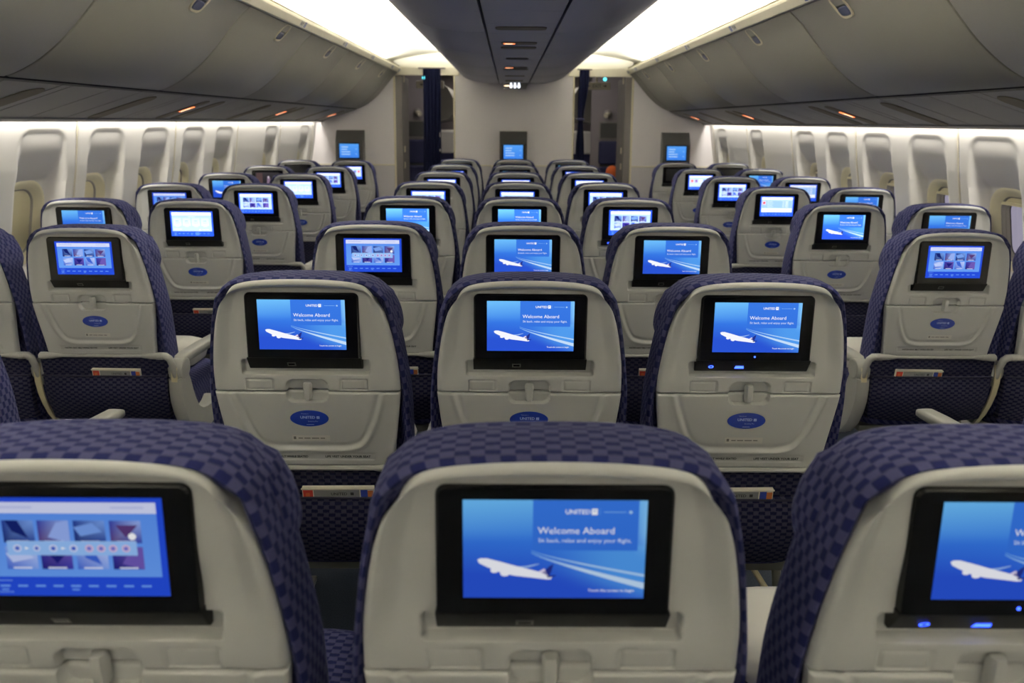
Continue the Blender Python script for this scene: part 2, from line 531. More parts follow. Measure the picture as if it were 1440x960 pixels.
for s, nm in ((-1, 'left'), (1, 'right')):
    x0, x1 = sorted((s * PL, s * 2.28))
    w = front_wall('wall_front_' + nm, x0, x1)
    b = MB(); b.rbox((s * PL, Y1 + .02, .99), (.02, .06, 1.98), .006); b.build('edge_trim', M['piping'], w)
    # deep grey jamb beside the doorway, with latch plates
    b = MB(); xa, xb = sorted((s * 1.235, s * PL)); b.box(xa, xb, Y1 + .0, Y1 + .55, 0, 1.975)
    j = b.build('trim_%d' % (1 if s < 0 else 2), M['jamb'], struct=True, smooth=False)
    b = MB()
    for z in (1.17, .99, 1.95): b.rbox((s * 1.232, Y1 + .16, z), (.012, .035, .07), .004, axis='x')
    b.build('latch_plate', M['piping'], j)
    # lintel: upper face and a proud lower board
    x0, x1 = sorted((s * .60, s * 1.36))
    b = MB(); b.box(x0, x1, Y1, Y1 + .05, 1.985, 2.30)
    l = b.build('trim_%d' % (3 if s < 0 else 4), M['ceil'], struct=True, smooth=False)
    b = MB(); b.rbox(((x0 + x1) / 2, Y1 - .006, 2.024), (x1 - x0, .03, .085), .004); b.build('lintel_board', M['rail'], l)

# ---- vestibule and forward cabin beyond the doorways
b = MB(); b.box(-2.3, 2.3, 13.0, 13.05, 0, 2.3); b.build('wall_forward', M['vest'], struct=True, smooth=False)
for s, nm in ((-1, 'left'), (1, 'right')):
    x0, x1 = sorted((s * 1.02, s * 2.3))
    b = MB(); b.box(x0, x1, 9.35, 9.40, 0, 2.12)
    w = b.build('wall_vestibule_' + nm, M['vest'], struct=True, smooth=False)
    b = MB(); x0, x1 = sorted((s * 1.12, s * 1.40))
    b.box(x0, x1, 9.335, 9.35, 1.27, 1.50, 0); b.box(x0 + .02, x1 - .02, 9.328, 9.338, 1.29, 1.48, 1)
    b.build('framed_panel', [M['vestframe'], M['housing']], w, smooth=False)
    b = MB(); b.box(*sorted((s * 2.3, s * 2.34)), Y1 + .05, 13.0, 0, 2.3)
    b.build('wall_vestibule_side_' + nm, M['vest'], struct=True, smooth=False)
    # crew jump seat folded against the partition
    t = empty('crew_seat', (s * 1.24, 9.335, 0), 'navy folding crew seat on the grey partition beyond the %s doorway' % nm, 'crew seat', 'folded crew seats')
    b = MB(); b.rbox((0, -.05, 1.10), (.24, .09, .30), .02, corner=.03); b.build('backrest', M['crew'], t)
    b = MB(); b.rbox((0, -.09, .78), (.24, .14, .28), .02, corner=.03); b.build('seat', M['crew'], t)
    b = MB(); b.box(-.10, .10, -.045, 0, .12, .95); b.build('mounting_board', M['housing'], t, smooth=False)
    # wall lamp
    t = empty('wall_lamp', (s * 1.23, 9.35, 1.60), 'small pale round spot lamp on partition beyond the %s doorway' % nm, 'lamp', 'partition spot lamps')
    b = MB(); b.tube([(0, 0, 0), (0, -.04, 0), (0, -.06, -.005)], [.05, .05, .03], 14); b.build('base', M['vestframe'], t)
    b = MB(); b.tube([(0, -.05, -.002), (-s * .03, -.11, -.02), (-s * .04, -.13, -.026)], [.028, .034, .03], 14); b.build('lamp_head', M['signbox'], t)
    # exit sign in the doorway header
    t = empty('exit_sign', (s * .98, 8.55, 1.88), 'cream exit sign box with arrows hanging beyond the %s doorway' % nm, 'sign', 'exit signs')
    b = MB(); b.rbox((0, 0, .03), (.32, .05, .085), .006); b.build('box', M['signbox'], t)
    b = MB()
    for body, cx, h in (('EXIT', 0, .036),):
        v, f, w_ = text_geo(body, .02)
        k = h
        b.add([(cx + (x - w_ / 2) * k, -.0262, .012 + y * k) for x, y in v], f)
    b.build('lettering', M['latch'], t, smooth=False)
    for sx in (-1, 1):
        b = MB(); b.add([(sx * .095, -.0262, .045), (sx * .095, -.0262, .015), (sx * .118, -.0262, .03)], [(0, 1, 2) if sx > 0 else (0, 2, 1)])
        b.add([(sx * .075, -.0262, .034), (sx * .075, -.0262, .026), (sx * .095, -.0262, .026), (sx * .095, -.0262, .034)], [(0, 1, 2, 3)])
        b.build('arrow', M['latch'], t, smooth=False)
    b = MB(); b.box(-.012, .012, -.012, .012, .07, .42); b.build('hanger', M['signbox'], t, smooth=False)
    t = empty('indicator_lamp', (s * 1.0 if s > 0 else -.985, Y1 - .02, 1.955), 'small round teal light on the lintel over the %s doorway' % nm, 'light', 'doorway indicator lights')
    b = MB(); b.tube([(0, .0, 0), (0, -.012, 0)], [.026, .024], 14); b.build('bezel', M['tealdim'], t)
    b = MB(); b.tube([(0, -.010, 0), (0, -.02, 0), (0, -.026, 0)], [.021, .018, .008], 14); b.build('lens', M['teal'], t)
    # forward cabin glimpse: bin, window light, two seats with white covers
    t = empty('forward_overhead_bin', (s * 1.0, 10.2, 1.62), 'pale overhead bin of the next cabin seen through the %s doorway' % nm, 'overhead bin', 'bins of the cabin ahead')
    prof = [(-.20, .0), (-.17, .18), (-.08, .34), (.05, .42), (1.295, .42), (1.295, -.18), (.2, -.16), (-.08, -.10)]
    b = MB(); b.prism([(s * x, z) for x, z in prof], 0, 2.4); b.build('body', M['bin'], t, angle=30)
    b = MB(); b.box(*sorted((-s * .206, -s * .19)), .2, .5, .02, .05); b.build('latch', M['latch'], t, smooth=False)
    for k in range(2):
        t = empty('passenger_seat', (s * (.99 + .05 * k), 10.1 + .95 * k, 0), ('%s seat with white headrest cover in the cabin beyond the %s doorway' % (('nearer', 'farther')[k], nm)), 'seat', 'seats of the cabin ahead')
        b = MB(); b.rbox((0, .06, .80), (.46, .13, .76), .03, corner=.06); b.build('backrest', M['crew'], t)
        b = MB(); b.rbox((0, .055, 1.20), (.40, .15, .32), .03, corner=.07); b.build('headrest_cover', M['white'], t)
        b = MB(); b.rbox((0, .30, .42), (.46, .50, .14), .03, corner=.05); b.build('seat', M['crew'], t)
        b = MB(); b.box(-.2, .2, .1, .5, 0, .36); b.build('pedestal', M['housing'], t, smooth=False)
l = bpy.data.lights.new('vestibule_fill', 'AREA'); l.shape = 'RECTANGLE'; l.size = 2.6; l.size_y = .3; l.energy = 8; l.color = (1, .93, .84)  # unseen area light added to brighten the vestibule
o = bpy.data.objects.new('vestibule_fill', l); COL.objects.link(o); o.location = (0, 8.8, 2.28)
l = bpy.data.lights.new('forward_cabin_lamp', 'AREA'); l.shape = 'RECTANGLE'; l.size = 2.0; l.size_y = 2.5; l.energy = 26; l.color = (1, .9, .78)
o = bpy.data.objects.new('forward_cabin_lamp', l); COL.objects.link(o); o.location = (0, 11.4, 2.28)

# orange pouch on the floor side of the right doorway
t = empty('orange_bag', (1.25, 8.95, .0), 'orange rounded bag on a stand beside the jamb beyond the right doorway', 'bag')
b = MB()
rings = []
for k in range(9):
    a = -math.pi / 2 + math.pi * k / 8
    rr = math.cos(a) * .075 + .004
    rings.append([(rr * math.cos(q * math.pi / 8), rr * .6 * math.sin(q * math.pi / 8), .87 + .085 * math.sin(a)) for q in range(16)])
b.loft(rings); b.build('pouch', M['orange'], t)
b = MB(); b.tube([(0, 0, .79), (0, 0, .02)], .02, 8); b.tube([(0, 0, .02), (0, 0, 0)], .10, 14); b.build('stand', M['housing'], t)

# ---- curtains
def curtain(x0, x1, label, tie=False):
    zt = 2.052
    t = empty('curtain', ((x0 + x1) / 2, Y1 - .055, 0), label, 'curtain')
    b = MB(); W = x1 - x0; n = 61; rings = []
    zs = lin(.03, zt, 30)
    def row(z, off):
        pts = []
        k = 1.0
        cx = 0
        if tie:
            k = .95 - .42 * math.exp(-((z - 1.52) / .20) ** 2) - .12 * (z < 1.5)
            cx = -W * .30 * sst(2.05, 1.52, z)
        else:
            k = .92 + .12 * sst(1.6, .4, z)
        for i in range(n):
            u = i / (n - 1)
            ph = u * 2 * math.pi * 5
            y = .022 * math.sin(ph + .5 * math.sin(z * 2)) * (1 - .55 * sst(1.95, 2.05, z)) + .006 * math.sin(ph * 2.3 + 1)
            pts.append((cx + (u - .5) * W * k + .006 * math.sin(ph * 2), y + off, z))
        return pts
    b.loft([row(z, -.001) + row(z, .002)[::-1] for z in zs])
    b.build('cloth', M['curtain'], t, angle=80)
    b = MB(); b.tube([(-W * .7, .0, zt + .004), (W * .7, .0, zt + .004)], .008, 8); b.build('track', M['jamb'], t)
    if tie:
        b = MB(); b.rbox((-W * .30, -.002, 1.52), (W * .62, .075, .03), .006); b.build('tieback', M['seam'], t)
    else:
        for zz, hh in ((1.34, .05), (1.17, .03)):
            b = MB(); b.rbox((W * .42, -.034, zz), (.010, .008, hh), .002); b.build('snap', M['placard'], t)
curtain(-1.0, -.79, 'gathered navy curtain hanging straight in the left doorway')
curtain(.715, .83, 'narrow navy curtain tied back at the right doorway', tie=True)

# ================================================================== OVERHEAD BINS
BINP = [(1.272, 2.008), (1.290, 1.992), (1.335, 1.95), (1.42, 1.848), (1.505, 1.755), (1.60, 1.677), (1.68, 1.633), (1.725, 1.617)]
def smooth_prof(P, n=4):
    out = []
    for i in range(len(P) - 1):
        p0 = P[max(i - 1, 0)]; p1 = P[i]; p2 = P[i + 1]; p3 = P[min(i + 2, len(P) - 1)]
        for k in range(n):
            t = k / n
            out.append(tuple(.5 * ((2 * p1[j]) + (-p0[j] + p2[j]) * t + (2 * p0[j] - 5 * p1[j] + 4 * p2[j] - p3[j]) * t * t + (-p0[j] + 3 * p1[j] - 3 * p2[j] + p3[j]) * t ** 3) for j in (0, 1)))
    out.append(P[-1])
    return out
BP = smooth_prof(BINP)
ORD = ['first', 'second', 'third', 'fourth', 'fifth', 'sixth', 'seventh', 'eighth', 'ninth']
def shrink_ring(P, d, edge):   # profile pushed inwards by d (towards larger x/z)
    return [(x + d * .75, z + d * .65) for x, z in P]
def make_bin(s, y0, y1, label):
    t = empty('overhead_bin', (0, y0, 0), label, 'overhead bin', 'overhead bins on the %s side' % ('left' if s < 0 else 'right'))
    L = y1 - y0
    # door skin with rolled end edges
    b = MB(); rings = []
    for y, d in ((.004, .012), (.006, .004), (.014, 0), (L - .014, 0), (L - .006, .004), (L - .004, .012)):
        back = [(x + .02, z + .02) for x, z in BP[::-1]]
        rings.append([(s * x, y, z) for x, z in shrink_ring(BP, d, 0) + back])
    if s < 0: rings = rings[::-1]
    b.loft(rings); b.build('door', M['bin'], t, angle=32)
    # carcass behind
    b = MB()
    ring = [(x + .022, z + .022) for x, z in BP] + [(2.10, 1.72), (1.98, 1.95), (1.62, 2.10), (1.32, 2.055)]
    b.prism([(s * x, z) for x, z in ring], .002, L - .002); b.build('carcass', M['gap'], t, angle=30)
    # latch: rimmed oval with a dark finger pocket and a slate paddle
    yc = L * .5 + .09
    i = 9
    p, q = BP[5], BP[10]
    dx, dz = q[0] - p[0], q[1] - p[1]; ln = math.hypot(dx, dz); tx, tz = dx / ln, dz / ln
    nx, nz = tz, -tx   # outward (down, inboard)
    if nx > 0: nx, nz = -nx, -nz
    ox, oz = BP[7][0], BP[7][1]
    def pt(a, y, h): return (s * (ox + tx * a + nx * h), y, oz + tz * a + nz * h)
    def oval(hw, hh, h, c=0, n=20):
        r = []
        for k in range(n):
            an = 2 * math.pi * k / n
            ca, sa = math.cos(an), math.sin(an)
            r.append(pt(c + hh * math.copysign(abs(sa) ** .55, sa), yc + hw * math.copysign(abs(ca) ** .55, ca), h))
        return r if s > 0 else r[::-1]
    b = MB()
    b.loft([oval(.058, .062, -.004), oval(.058, .062, .003), oval(.054, .058, .006), oval(.046, .051, .004), oval(.045, .050, -.001)], 0, False, False)
    h = b.build('latch', M['latchrim'], t)
    b = MB(); r = oval(.046, .051, .0005); b.add(r, [tuple(range(len(r)))]); b.build('finger_pocket', M['latch'], h, smooth=False)
    b = MB(); b.loft([oval(.042, .022, 0, .024), oval(.042, .022, .004, .024), oval(.037, .018, .006, .024)], 0, False, True); b.build('paddle', M['latchblue'], h)
    return t

for s, nm in ((-1, 'left'), (1, 'right')):
    n = 0
    ys = [y for y in SEAMS if y > Y0] 
    spans = list(zip(ys, ys[1:])) + [(ys[-1], Y1 - .003)]
    for i, (a, c) in enumerate(spans):
        k = len(spans) - 1 - i
        if c - a > .8:
            make_bin(s, a, c, 'pale grey overhead bin above the %s windows, %s bin from the bulkhead' % (nm, ORD[k - 1]))
        else:
            t = empty('overhead_bin_end', (0, a, 0), 'narrow fixed filler panel at the bulkhead end of the %s overhead bins' % nm, 'panel')
            b = MB()
            b.prism([(s * x, z) for x, z in BP + [(2.10, 1.72), (1.98, 1.95), (1.62, 2.10), (1.32, 2.055)]], .003, c - a)
            b.build('filler', M['bin'], t, angle=32)
    # rail above the doors with placards
    b = MB()
    R = [(1.268, 2.008), (1.256, 2.012), (1.234, 2.046), (1.234, 2.060), (1.244, 2.068), (1.30, 2.070), (1.30, 2.026)]
    b.prism([(s * x, z) for x, z in R], Y0, Y1 - .002)
    rail = b.build('trim_%d' % (5 if s < 0 else 6), M['rail'], struct=True, angle=30)
    b = MB(); b.box(*sorted((s * 1.252, s * 1.31)), Y0, Y1 - .002, 2.068, 2.084); b.build('shadow_bead', M['groove'], rail, smooth=False)  # olive strip standing in for the shadow line between rail and ceiling
    for i, (a, c) in enumerate(spans):
        if c < .5: continue
        y = a + (c - a) * .76
        def rp(u, v, d=.0015):
            x = 1.256 - .022 * v; z = 2.012 + .034 * v
            return (s * (x - d * .84), y + u, z - d * .54)
        b = MB(); q = [rp(-.018, .15), rp(.018, .15), rp(.018, .95), rp(-.018, .95)]
        b.add(q, [(0, 1, 2, 3) if s > 0 else (3, 2, 1, 0)], 0)
        q = [rp(-.095, .1), rp(-.03, .1), rp(-.03, .98), rp(-.095, .98)]
        b.add(q, [(0, 1, 2, 3) if s > 0 else (3, 2, 1, 0)], 1)
        for (u0, u1, v0, v1) in ((-.088, -.07, .35, .75), (-.062, -.05, .3, .5), (-.062, -.038, .6, .75)):
            q = [rp(u0, v0, .0022), rp(u1, v0, .0022), rp(u1, v1, .0022), rp(u0, v1, .0022)]
            b.add(q, [(0, 1, 2, 3) if s > 0 else (3, 2, 1, 0)], 2)
        for (u0, u1, v0, v1) in ((-.012, -.003, .55, .8), (.003, .012, .55, .8), (-.012, .012, .3, .4)):
            q = [rp(u0, v0, .0022), rp(u1, v0, .0022), rp(u1, v1, .0022), rp(u0, v1, .0022)]
            b.add(q, [(0, 1, 2, 3) if s > 0 else (3, 2, 1, 0)], 1)
        b.build('row_placard', [M['bluelabel'], M['placard'], M['greyprint']], rail, smooth=False)
    # service panels below the bins
    for i, (a, c) in enumerate(spans):
        k = len(spans) - 1 - i
        if c < .3: continue
        t = empty('service_panel', (0, a, 0), 'grey service panel under the %s overhead bin on the %s side' % ((ORD[k - 1] + ' from the bulkhead') if k else 'last short', nm), 'service panel', 'service panels on the %s side' % nm)
        def sp(x, y, h=0):     # on the panel's plane: x from 1.735 to 2.13, h outwards (down)
            return (s * x, y, 1.606 - (x - 1.735) * .33 - h)
        L = c - a
        cuts = [0]
        for f in (.30, .36, .62, .86):
            if f * 1.06 < L - .05: cuts.append(f * 1.06)
        cuts.append(L)
        for ya, yb in zip(cuts, cuts[1:]):
            b = MB(); xs = lin(1.738, 2.128, 8); rings = []
            for y, d in ((ya + .001, .005), (ya + .005, 0), (yb - .005, 0), (yb - .001, .005)):
                top = [sp(x, y, -.02) for x in xs[::-1]]
                rings.append([sp(x, y, -d) for x in xs] + top)
            if s < 0: rings = rings[::-1]
            b.loft(rings); b.build('panel', M['psu'], t, angle=40)
    # long recessed olive slots with reading lights, one per seat row, and lit signs
    for y in [1.84 + .853 * k for k in range(7)]:
        if y > 7.9: continue
        k = max(i for i, (a, c) in enumerate(spans) if a <= y)
        par = [o for o in bpy.data.objects if o.name.startswith('service_panel') and o.children and abs(o.location.y - spans[k][0]) < 1e-4 and (o['label'].endswith(nm + ' side'))][0]
        a = spans[k][0]
        b = MB()
        def slot(yc, x0, x1, hw, h, n=8):
            out = []
            for q in range(2 * n + 2):
                if q <= n: an = -math.pi / 2 + math.pi * q / n; xx = x1; 
                else: an = math.pi / 2 + math.pi * (q - n - 1) / n; xx = x0
                xr = xx + hw * math.cos(an); yr = yc + hw * math.sin(an)
                p = (s * xr, yr - a, 1.606 - (xr - 1.735) * .33 - h)
                out.append(p)
            return out if s > 0 else out[::-1]
        b.loft([slot(y, 1.83, 2.06, .052, -.004), slot(y, 1.83, 2.06, .052, .003), slot(y, 1.83, 2.06, .048, .0045), slot(y, 1.83, 2.06, .042, .0035)], 0, False, True)
        b.build('light_slot', M['groove'], par)
    for y in (4.20, 5.93, 7.62):
        k = max(i for i, (a, c) in enumerate(spans) if a <= y)
        par = [o for o in bpy.data.objects if o.name.startswith('service_panel') and o.children and abs(o.location.y - spans[k][0]) < 1e-4 and (o['label'].endswith(nm + ' side'))][0]
        a = spans[k][0]
        b = MB()
        x0 = 1.93
        b.loft([slot(y, 1.83, 2.06, .042, -.004), slot(y, 1.83, 2.06, .042, .003), slot(y, 1.83, 2.06, .037, .004)], 0, False, True)
        sg = b.build('sign_housing', M['groove'], par)
        b = MB()
        for mi, xa, xb, hw in ((0, x0 - .055, x0 + .035, .015), (1, x0 - .030, x0 + .025, .007)):
            q = []
            for xx, yy in ((xa, -hw), (xb, -hw), (xb, hw), (xa, hw)):
                q.append((s * xx, y - a + yy, 1.606 - (xx - 1.735) * .33 - .006 - .001 * mi))
            b.add(q, [(0, 1, 2, 3) if s < 0 else (3, 2, 1, 0)], mi)
        b.build('lit_sign', [M['signred'], M['signhot']], sg, smooth=False)
    # lip that hides the wall wash lamp
    b = MB()
    lip = [(2.100, 1.478), (2.128, 1.466), (2.136, 1.468), (2.136, 1.50), (2.118, 1.52), (2.100, 1.50)]
    b.prism([(s * x, z) for x, z in lip], .25, Y1 - .002); b.build('trim_%d' % (7 if s < 0 else 8), M['psu'], struct=True)
    b = MB(); b.box(*sorted((s * 1.728, s * 1.75)), .25, Y1 - .002, 1.612, 1.66); b.build('trim_%d' % (9 if s < 0 else 10), M['gap'], struct=True, smooth=False)  # near-black strip standing in for the shadow line under the bin edge

# ---- centre bins
CB = smooth_prof([(.168, 1.902), (.25, 1.901), (.33, 1.908), (.42, 1.922), (.50, 1.948), (.565, 1.985), (.598, 2.030), (.602, 2.075), (.600, 2.112)], 3)  # top lip raised out of view to keep cove light off outer bins
spans = [(a, c) for a, c in zip(SEAMS, SEAMS[1:])] + [(SEAMS[-1], Y1 - .004)]
spans = [(a, c) for a, c in spans if a > Y0]
for i, (a, c) in enumerate(spans):
    k = len(spans) - 1 - i
    nme = (ORD[k - 1] + ' from the bulkhead') if k else 'short end piece at the bulkhead'
    L = c - a
    t = empty('centre_overhead_bin', (0, a, 0), 'grey overhead bin over the centre aisle seats, %s' % nme, 'overhead bin', 'centre overhead bins')
    for s in (-1, 1):
        b = MB(); rings = []
        for y, d in ((.002, .008), (.004, .003), (.012, 0), (L - .012, 0), (L - .004, .003), (L - .002, .008)):
            rings.append([(s * max(.168, x - d * .6), y, z + d * .7) for x, z in CB] + [(s * x, y, z) for x, z in ((.588, 2.112), (.585, 2.07), (.50, 2.00), (.168, 1.93))])
        if s < 0: rings = rings[::-1]
        b.loft(rings); d = b.build('door', M['cbin'], t, angle=32)
        if L > .8:
            b = MB(); b.rbox((s * .603, L - .10, 2.045), (.014, .05, .028), .004, axis='x'); b.build('latch', M['latch'], d)
    b = MB(); b.prism([(-.55, 2.06), (-.17, 1.935), (.17, 1.935), (.55, 2.06), (.3, 2.085), (-.3, 2.085)], .004, L - .004)
    b.build('carcass', M['gap'], t, angle=30)
    # service strip between the doors
    t2 = empty('centre_service_panel', (0, a, 0), 'grey strip of service panels under the centre bins, %s' % nme, 'service panel', 'centre service panels')
    cuts = [0] + [f * 1.06 for f in (.34, .68) if f * 1.06 < L - .05] + [L]
    for ya, yb in zip(cuts, cuts[1:]):
        b = MB(); b.rbox((0, (ya + yb) / 2, 1.912), (.312, yb - ya - .003, .030), .005, axis='z'); b.build('panel', M['cbin'], t2)
    for y, hw, sg in ((.85, .11, 0), (1.66, .11, 0), (2.475, .125, 0), (3.29, .115, 0), (3.9, .095, 1), (4.13, .10, 0), (4.83, .075, 0), (5.6, .09, 1), (5.78, .10, 0), (6.6, .09, 0), (7.3, .09, 1), (7.45, .09, 0)):
        if not (a <= y < c): continue
        b = MB(); b.rbox((0, y - a, 1.8965), (hw * 2, .105, .007), .003, axis='z', corner=.030); g = b.build('light_slot', M['groove'], t2)
        if sg and y < 7:
            b = MB(); b.box(-.082, -.022, y - a - .013, y - a + .013, 1.8915, 1.8932, 0); b.box(-.074, -.034, y - a - .006, y - a + .006, 1.8908, 1.8920, 1)
            b.build('lit_sign', [M['signred'], M['signhot']], g, smooth=False)
# lavatory sign hanging at the end of the centre strip
t = empty('lavatory_sign', (0, Y1 - .24, 1.90), 'lit lavatory sign with three white figures under the centre bins by bulkhead', 'sign')
b = MB(); b.prism([(-.13, -.004), (-.11, -.062), (.13, -.062), (.16, -.004)], 0, .14); b.build('housing', M['psu'], t, angle=30)
b = MB()
def person(cx):
    for k in range(1):
        pts = [(cx + .010 * math.cos(q * math.pi / 6), -.014 + .009 * math.sin(q * math.pi / 6)) for q in range(12)]
        b.add([(x, -.0015, z) for x, z in pts], [tuple(range(12))], 0)
        b.add([(cx - .012, -.0015, -.025), (cx + .012, -.0015, -.025), (cx + .014, -.0015, -.045), (cx + .006, -.0015, -.058), (cx - .006, -.0015, -.058), (cx - .014, -.0015, -.045)], [(0, 5, 4, 3, 2, 1)], 0)
for cx in (-.03, .012, .054): person(cx)
b.add([(-.105, -.0015, -.032), (-.05, -.0015, -.028), (-.05, -.0015, -.040), (-.105, -.0015, -.038)], [(0, 3, 2, 1)], 1)
b.build('lit_figures', [M['lavlit'], M['signhot']], t, smooth=False)

# ================================================================== SCREENS (flat emissive pictures, 0.2 x 0.119 m)
SW, SH = .199, .119
class Pic:
    """flat picture in unit coordinates: u right, v down; layers lift towards the viewer by 0.15 mm each"""
    def __init__(self, w=SW, h=SH): self.b = MB(); self.w = w; self.h = h
    def P(self, u, v, l): return ((u - .5) * self.w, -.00015 * l, (.5 - v) * self.h)
    def bgd(self, fn, nu=20, nv=14):
        us, vs = lin(0, 1, nu), lin(0, 1, nv)
        v = [self.P(u, w, 0) for w in vs for u in us]; c = [fn(u, w) for w in vs for u in us]
        f = [(j * nu + i, (j + 1) * nu + i, (j + 1) * nu + i + 1, j * nu + i + 1) for j in range(nv - 1) for i in range(nu - 1)]
        self.b.add(v, f, 0, None, c)
    def rect(self, u0, v0, u1, v1, col, l=1, col2=None):
        c2 = col2 or col
        self.b.add([self.P(u0, v0, l), self.P(u0, v1, l), self.P(u1, v1, l), self.P(u1, v0, l)], [(0, 1, 2, 3)], 0, None, [col, c2, c2, col])
    def poly(self, pts, col, l=1):
        cols = col if isinstance(col, list) else [col] * len(pts)
        a = sum(p[0] * q[1] - q[0] * p[1] for p, q in zip(pts, pts[1:] + pts[:1]))
        if a > 0: pts = pts[::-1]; cols = cols[::-1]
        self.b.add([self.P(u, v, l) for u, v in pts], [tuple(range(len(pts)))], 0, None, cols)
    def band(self, top, bot, cols, l=1):
        for i in range(len(top) - 1):
            self.poly([top[i], top[i + 1], bot[i + 1], bot[i]], [cols[i], cols[i + 1], cols[i + 1], cols[i]], l)
    def text(self, s, u0, v1, u1, col, l=3, bold=.0):
        v, f, w = text_geo(s, bold)
        k = (u1 - u0) * self.w / w
        x0 = (u0 - .5) * self.w; z0 = (.5 - v1) * self.h
        self.b.add([(x0 + x * k, -.00015 * l, z0 + y * k) for x, y in v], f, 0, None, col)
    def mesh(self, name, m):
        o = self.b.build(name, m, smooth=False); me = o.data
        bpy.data.objects.remove(o)
        return me
def mixc(a, b, t):
    t = max(0, min(1, t)); return tuple(x + (y - x) * t for x, y in zip(a, b))
WHITE = srgb(250, 252, 255)
def pic_welcome():
    p = Pic()
    tl, ml, bl = srgb(112, 192, 252), srgb(58, 128, 234), srgb(42, 84, 212)
    def f(u, v):
        c = mixc(tl, ml, (v + .10 * u - .02) / .42)
        c = mixc(c, bl, (v - .30 - .10 * u) / .45)
        if v > .44: c = mixc(c, srgb(84, 160, 240), sst(.0, .5, u - .38) * sst(.30, .0, v - .5 - (u - .38) * .52) * .9)
        c = mixc(c, srgb(134, 200, 252), sst(.93, 1.0, u) * sst(.62, .3, v))
        return c
    p.bgd(f, 30, 22)
    # surf line and beach
    n = 14
    t1, b1, t2, b2 = [], [], [], []
    c1 = []
    for i in range(n):
        q = i / (n - 1); u = .375 + .625 * q
        base = .515 + .31 * (q ** .82) 
        t1.append((u, base + .012)); b1.append((u, base + .022 + .055 * q)); c1.append(mixc(srgb(110, 170, 240), srgb(196, 222, 250), min(1, q * 2.2)))
        t2.append((u, .508 + .24 * q ** .8)); b2.append((u, .514 + .262 * q ** .8))
    p.band(t1, b1, c1, 1); p.band(t2, b2, [mixc(c, srgb(110, 180, 245), .35) for c in c1], 1)
    p.rect(.38, 0, .955, .505, srgb(58, 122, 230), 2, srgb(54, 116, 224))
    # aeroplane
    W = srgb(246, 247, 255)
    p.poly([(.078, .605), (.095, .588), (.13, .588), (.20, .62), (.30, .67), (.40, .715), (.455, .745), (.49, .775), (.485, .80), (.46, .803), (.38, .785), (.28, .765), (.20, .73), (.13, .675), (.09, .64)], W, 4)
    p.poly([(.435, .735), (.475, .665), (.497, .640), (.487, .715), (.475, .765)], srgb(36, 50, 140), 5)
    p.poly([(.415, .722), (.445, .690), (.452, .70), (.462, .76)], srgb(225, 215, 240), 5)
    p.poly([(.30, .672), (.345, .665), (.415, .640), (.42, .646), (.36, .682), (.32, .685)], srgb(150, 185, 240), 3)
    p.poly([(.455, .765), (.51, .758), (.512, .766), (.47, .785)], srgb(30, 44, 120), 5)
    for cx, cy, r in ((.172, .712, .022), (.23, .742, .026)):
        p.poly([(cx + r * math.cos(a * math.pi / 6), cy + 1.15 * r * math.sin(a * math.pi / 6)) for a in range(12)], W, 5)
    p.text('UNITED', .555, .135, .690, WHITE, 3, .02)
    p.rect(.698, .082, .730, .143, WHITE, 3); p.rect(.706, .098, .722, .110, srgb(120, 160, 235), 4)
    p.rect(.742, .08, .744, .145, srgb(120, 180, 245), 3); p.rect(.765, .112, .885, .118, srgb(140, 195, 250), 3)
    p.poly([(.91 + (.014 if a % 2 else .007) * math.cos(a * math.pi / 5), .115 + 1.6 * (.014 if a % 2 else .007) * math.sin(a * math.pi / 5)) for a in range(10)], srgb(170, 210, 250), 3)
    p.text('Welcome Aboard', .408, .335, .825, WHITE, 3, 0)
    p.text('Sit back, relax and enjoy your flight.', .410, .422, .920, srgb(225, 238, 255), 3)
    p.text('Touch the screen to begin', .690, .930, .945, WHITE, 3, .01)
    return p
def thumb(p, u0, v0, u1, v1, k, pal):
    a, b_, c = pal
    p.poly([(u0, v0), (u1, v0), (u1, v1), (u0, v1)], [a, b_, a, c], 3)
    d = u1 - u0; h = v1 - v0
    if k % 4 == 0: p.poly([(u0 + d * .1, v0), (u0 + d * .5, v0), (u0 + d * .8, v0 + h * .8), (u0 + d * .3, v0 + h * .5)], c, 4)
    if k % 4 == 1: p.poly([(u0 + d * .6, v0 + h * .1), (u1, v0), (u1, v1), (u0 + d * .3, v0 + h * .75)], b_, 4)
    if k % 4 == 2: p.poly([(u0, v0 + h * .3), (u0 + d * .6, v0 + h * .1), (u0 + d * .9, v0 + h * .5), (u0 + d * .2, v0 + h * .7)], b_, 4)
    if k % 4 == 3: p.poly([(u0 + d * .2, v0 + h * .2), (u1 - d * .1, v0 + h * .2), (u0 + d * .5, v0 + h * .75)], c, 4)
    p.rect(u0 + d * .2, v1 - h * .10, u1 - d * .2, v1 - h * .03, srgb(220, 225, 250), 5)
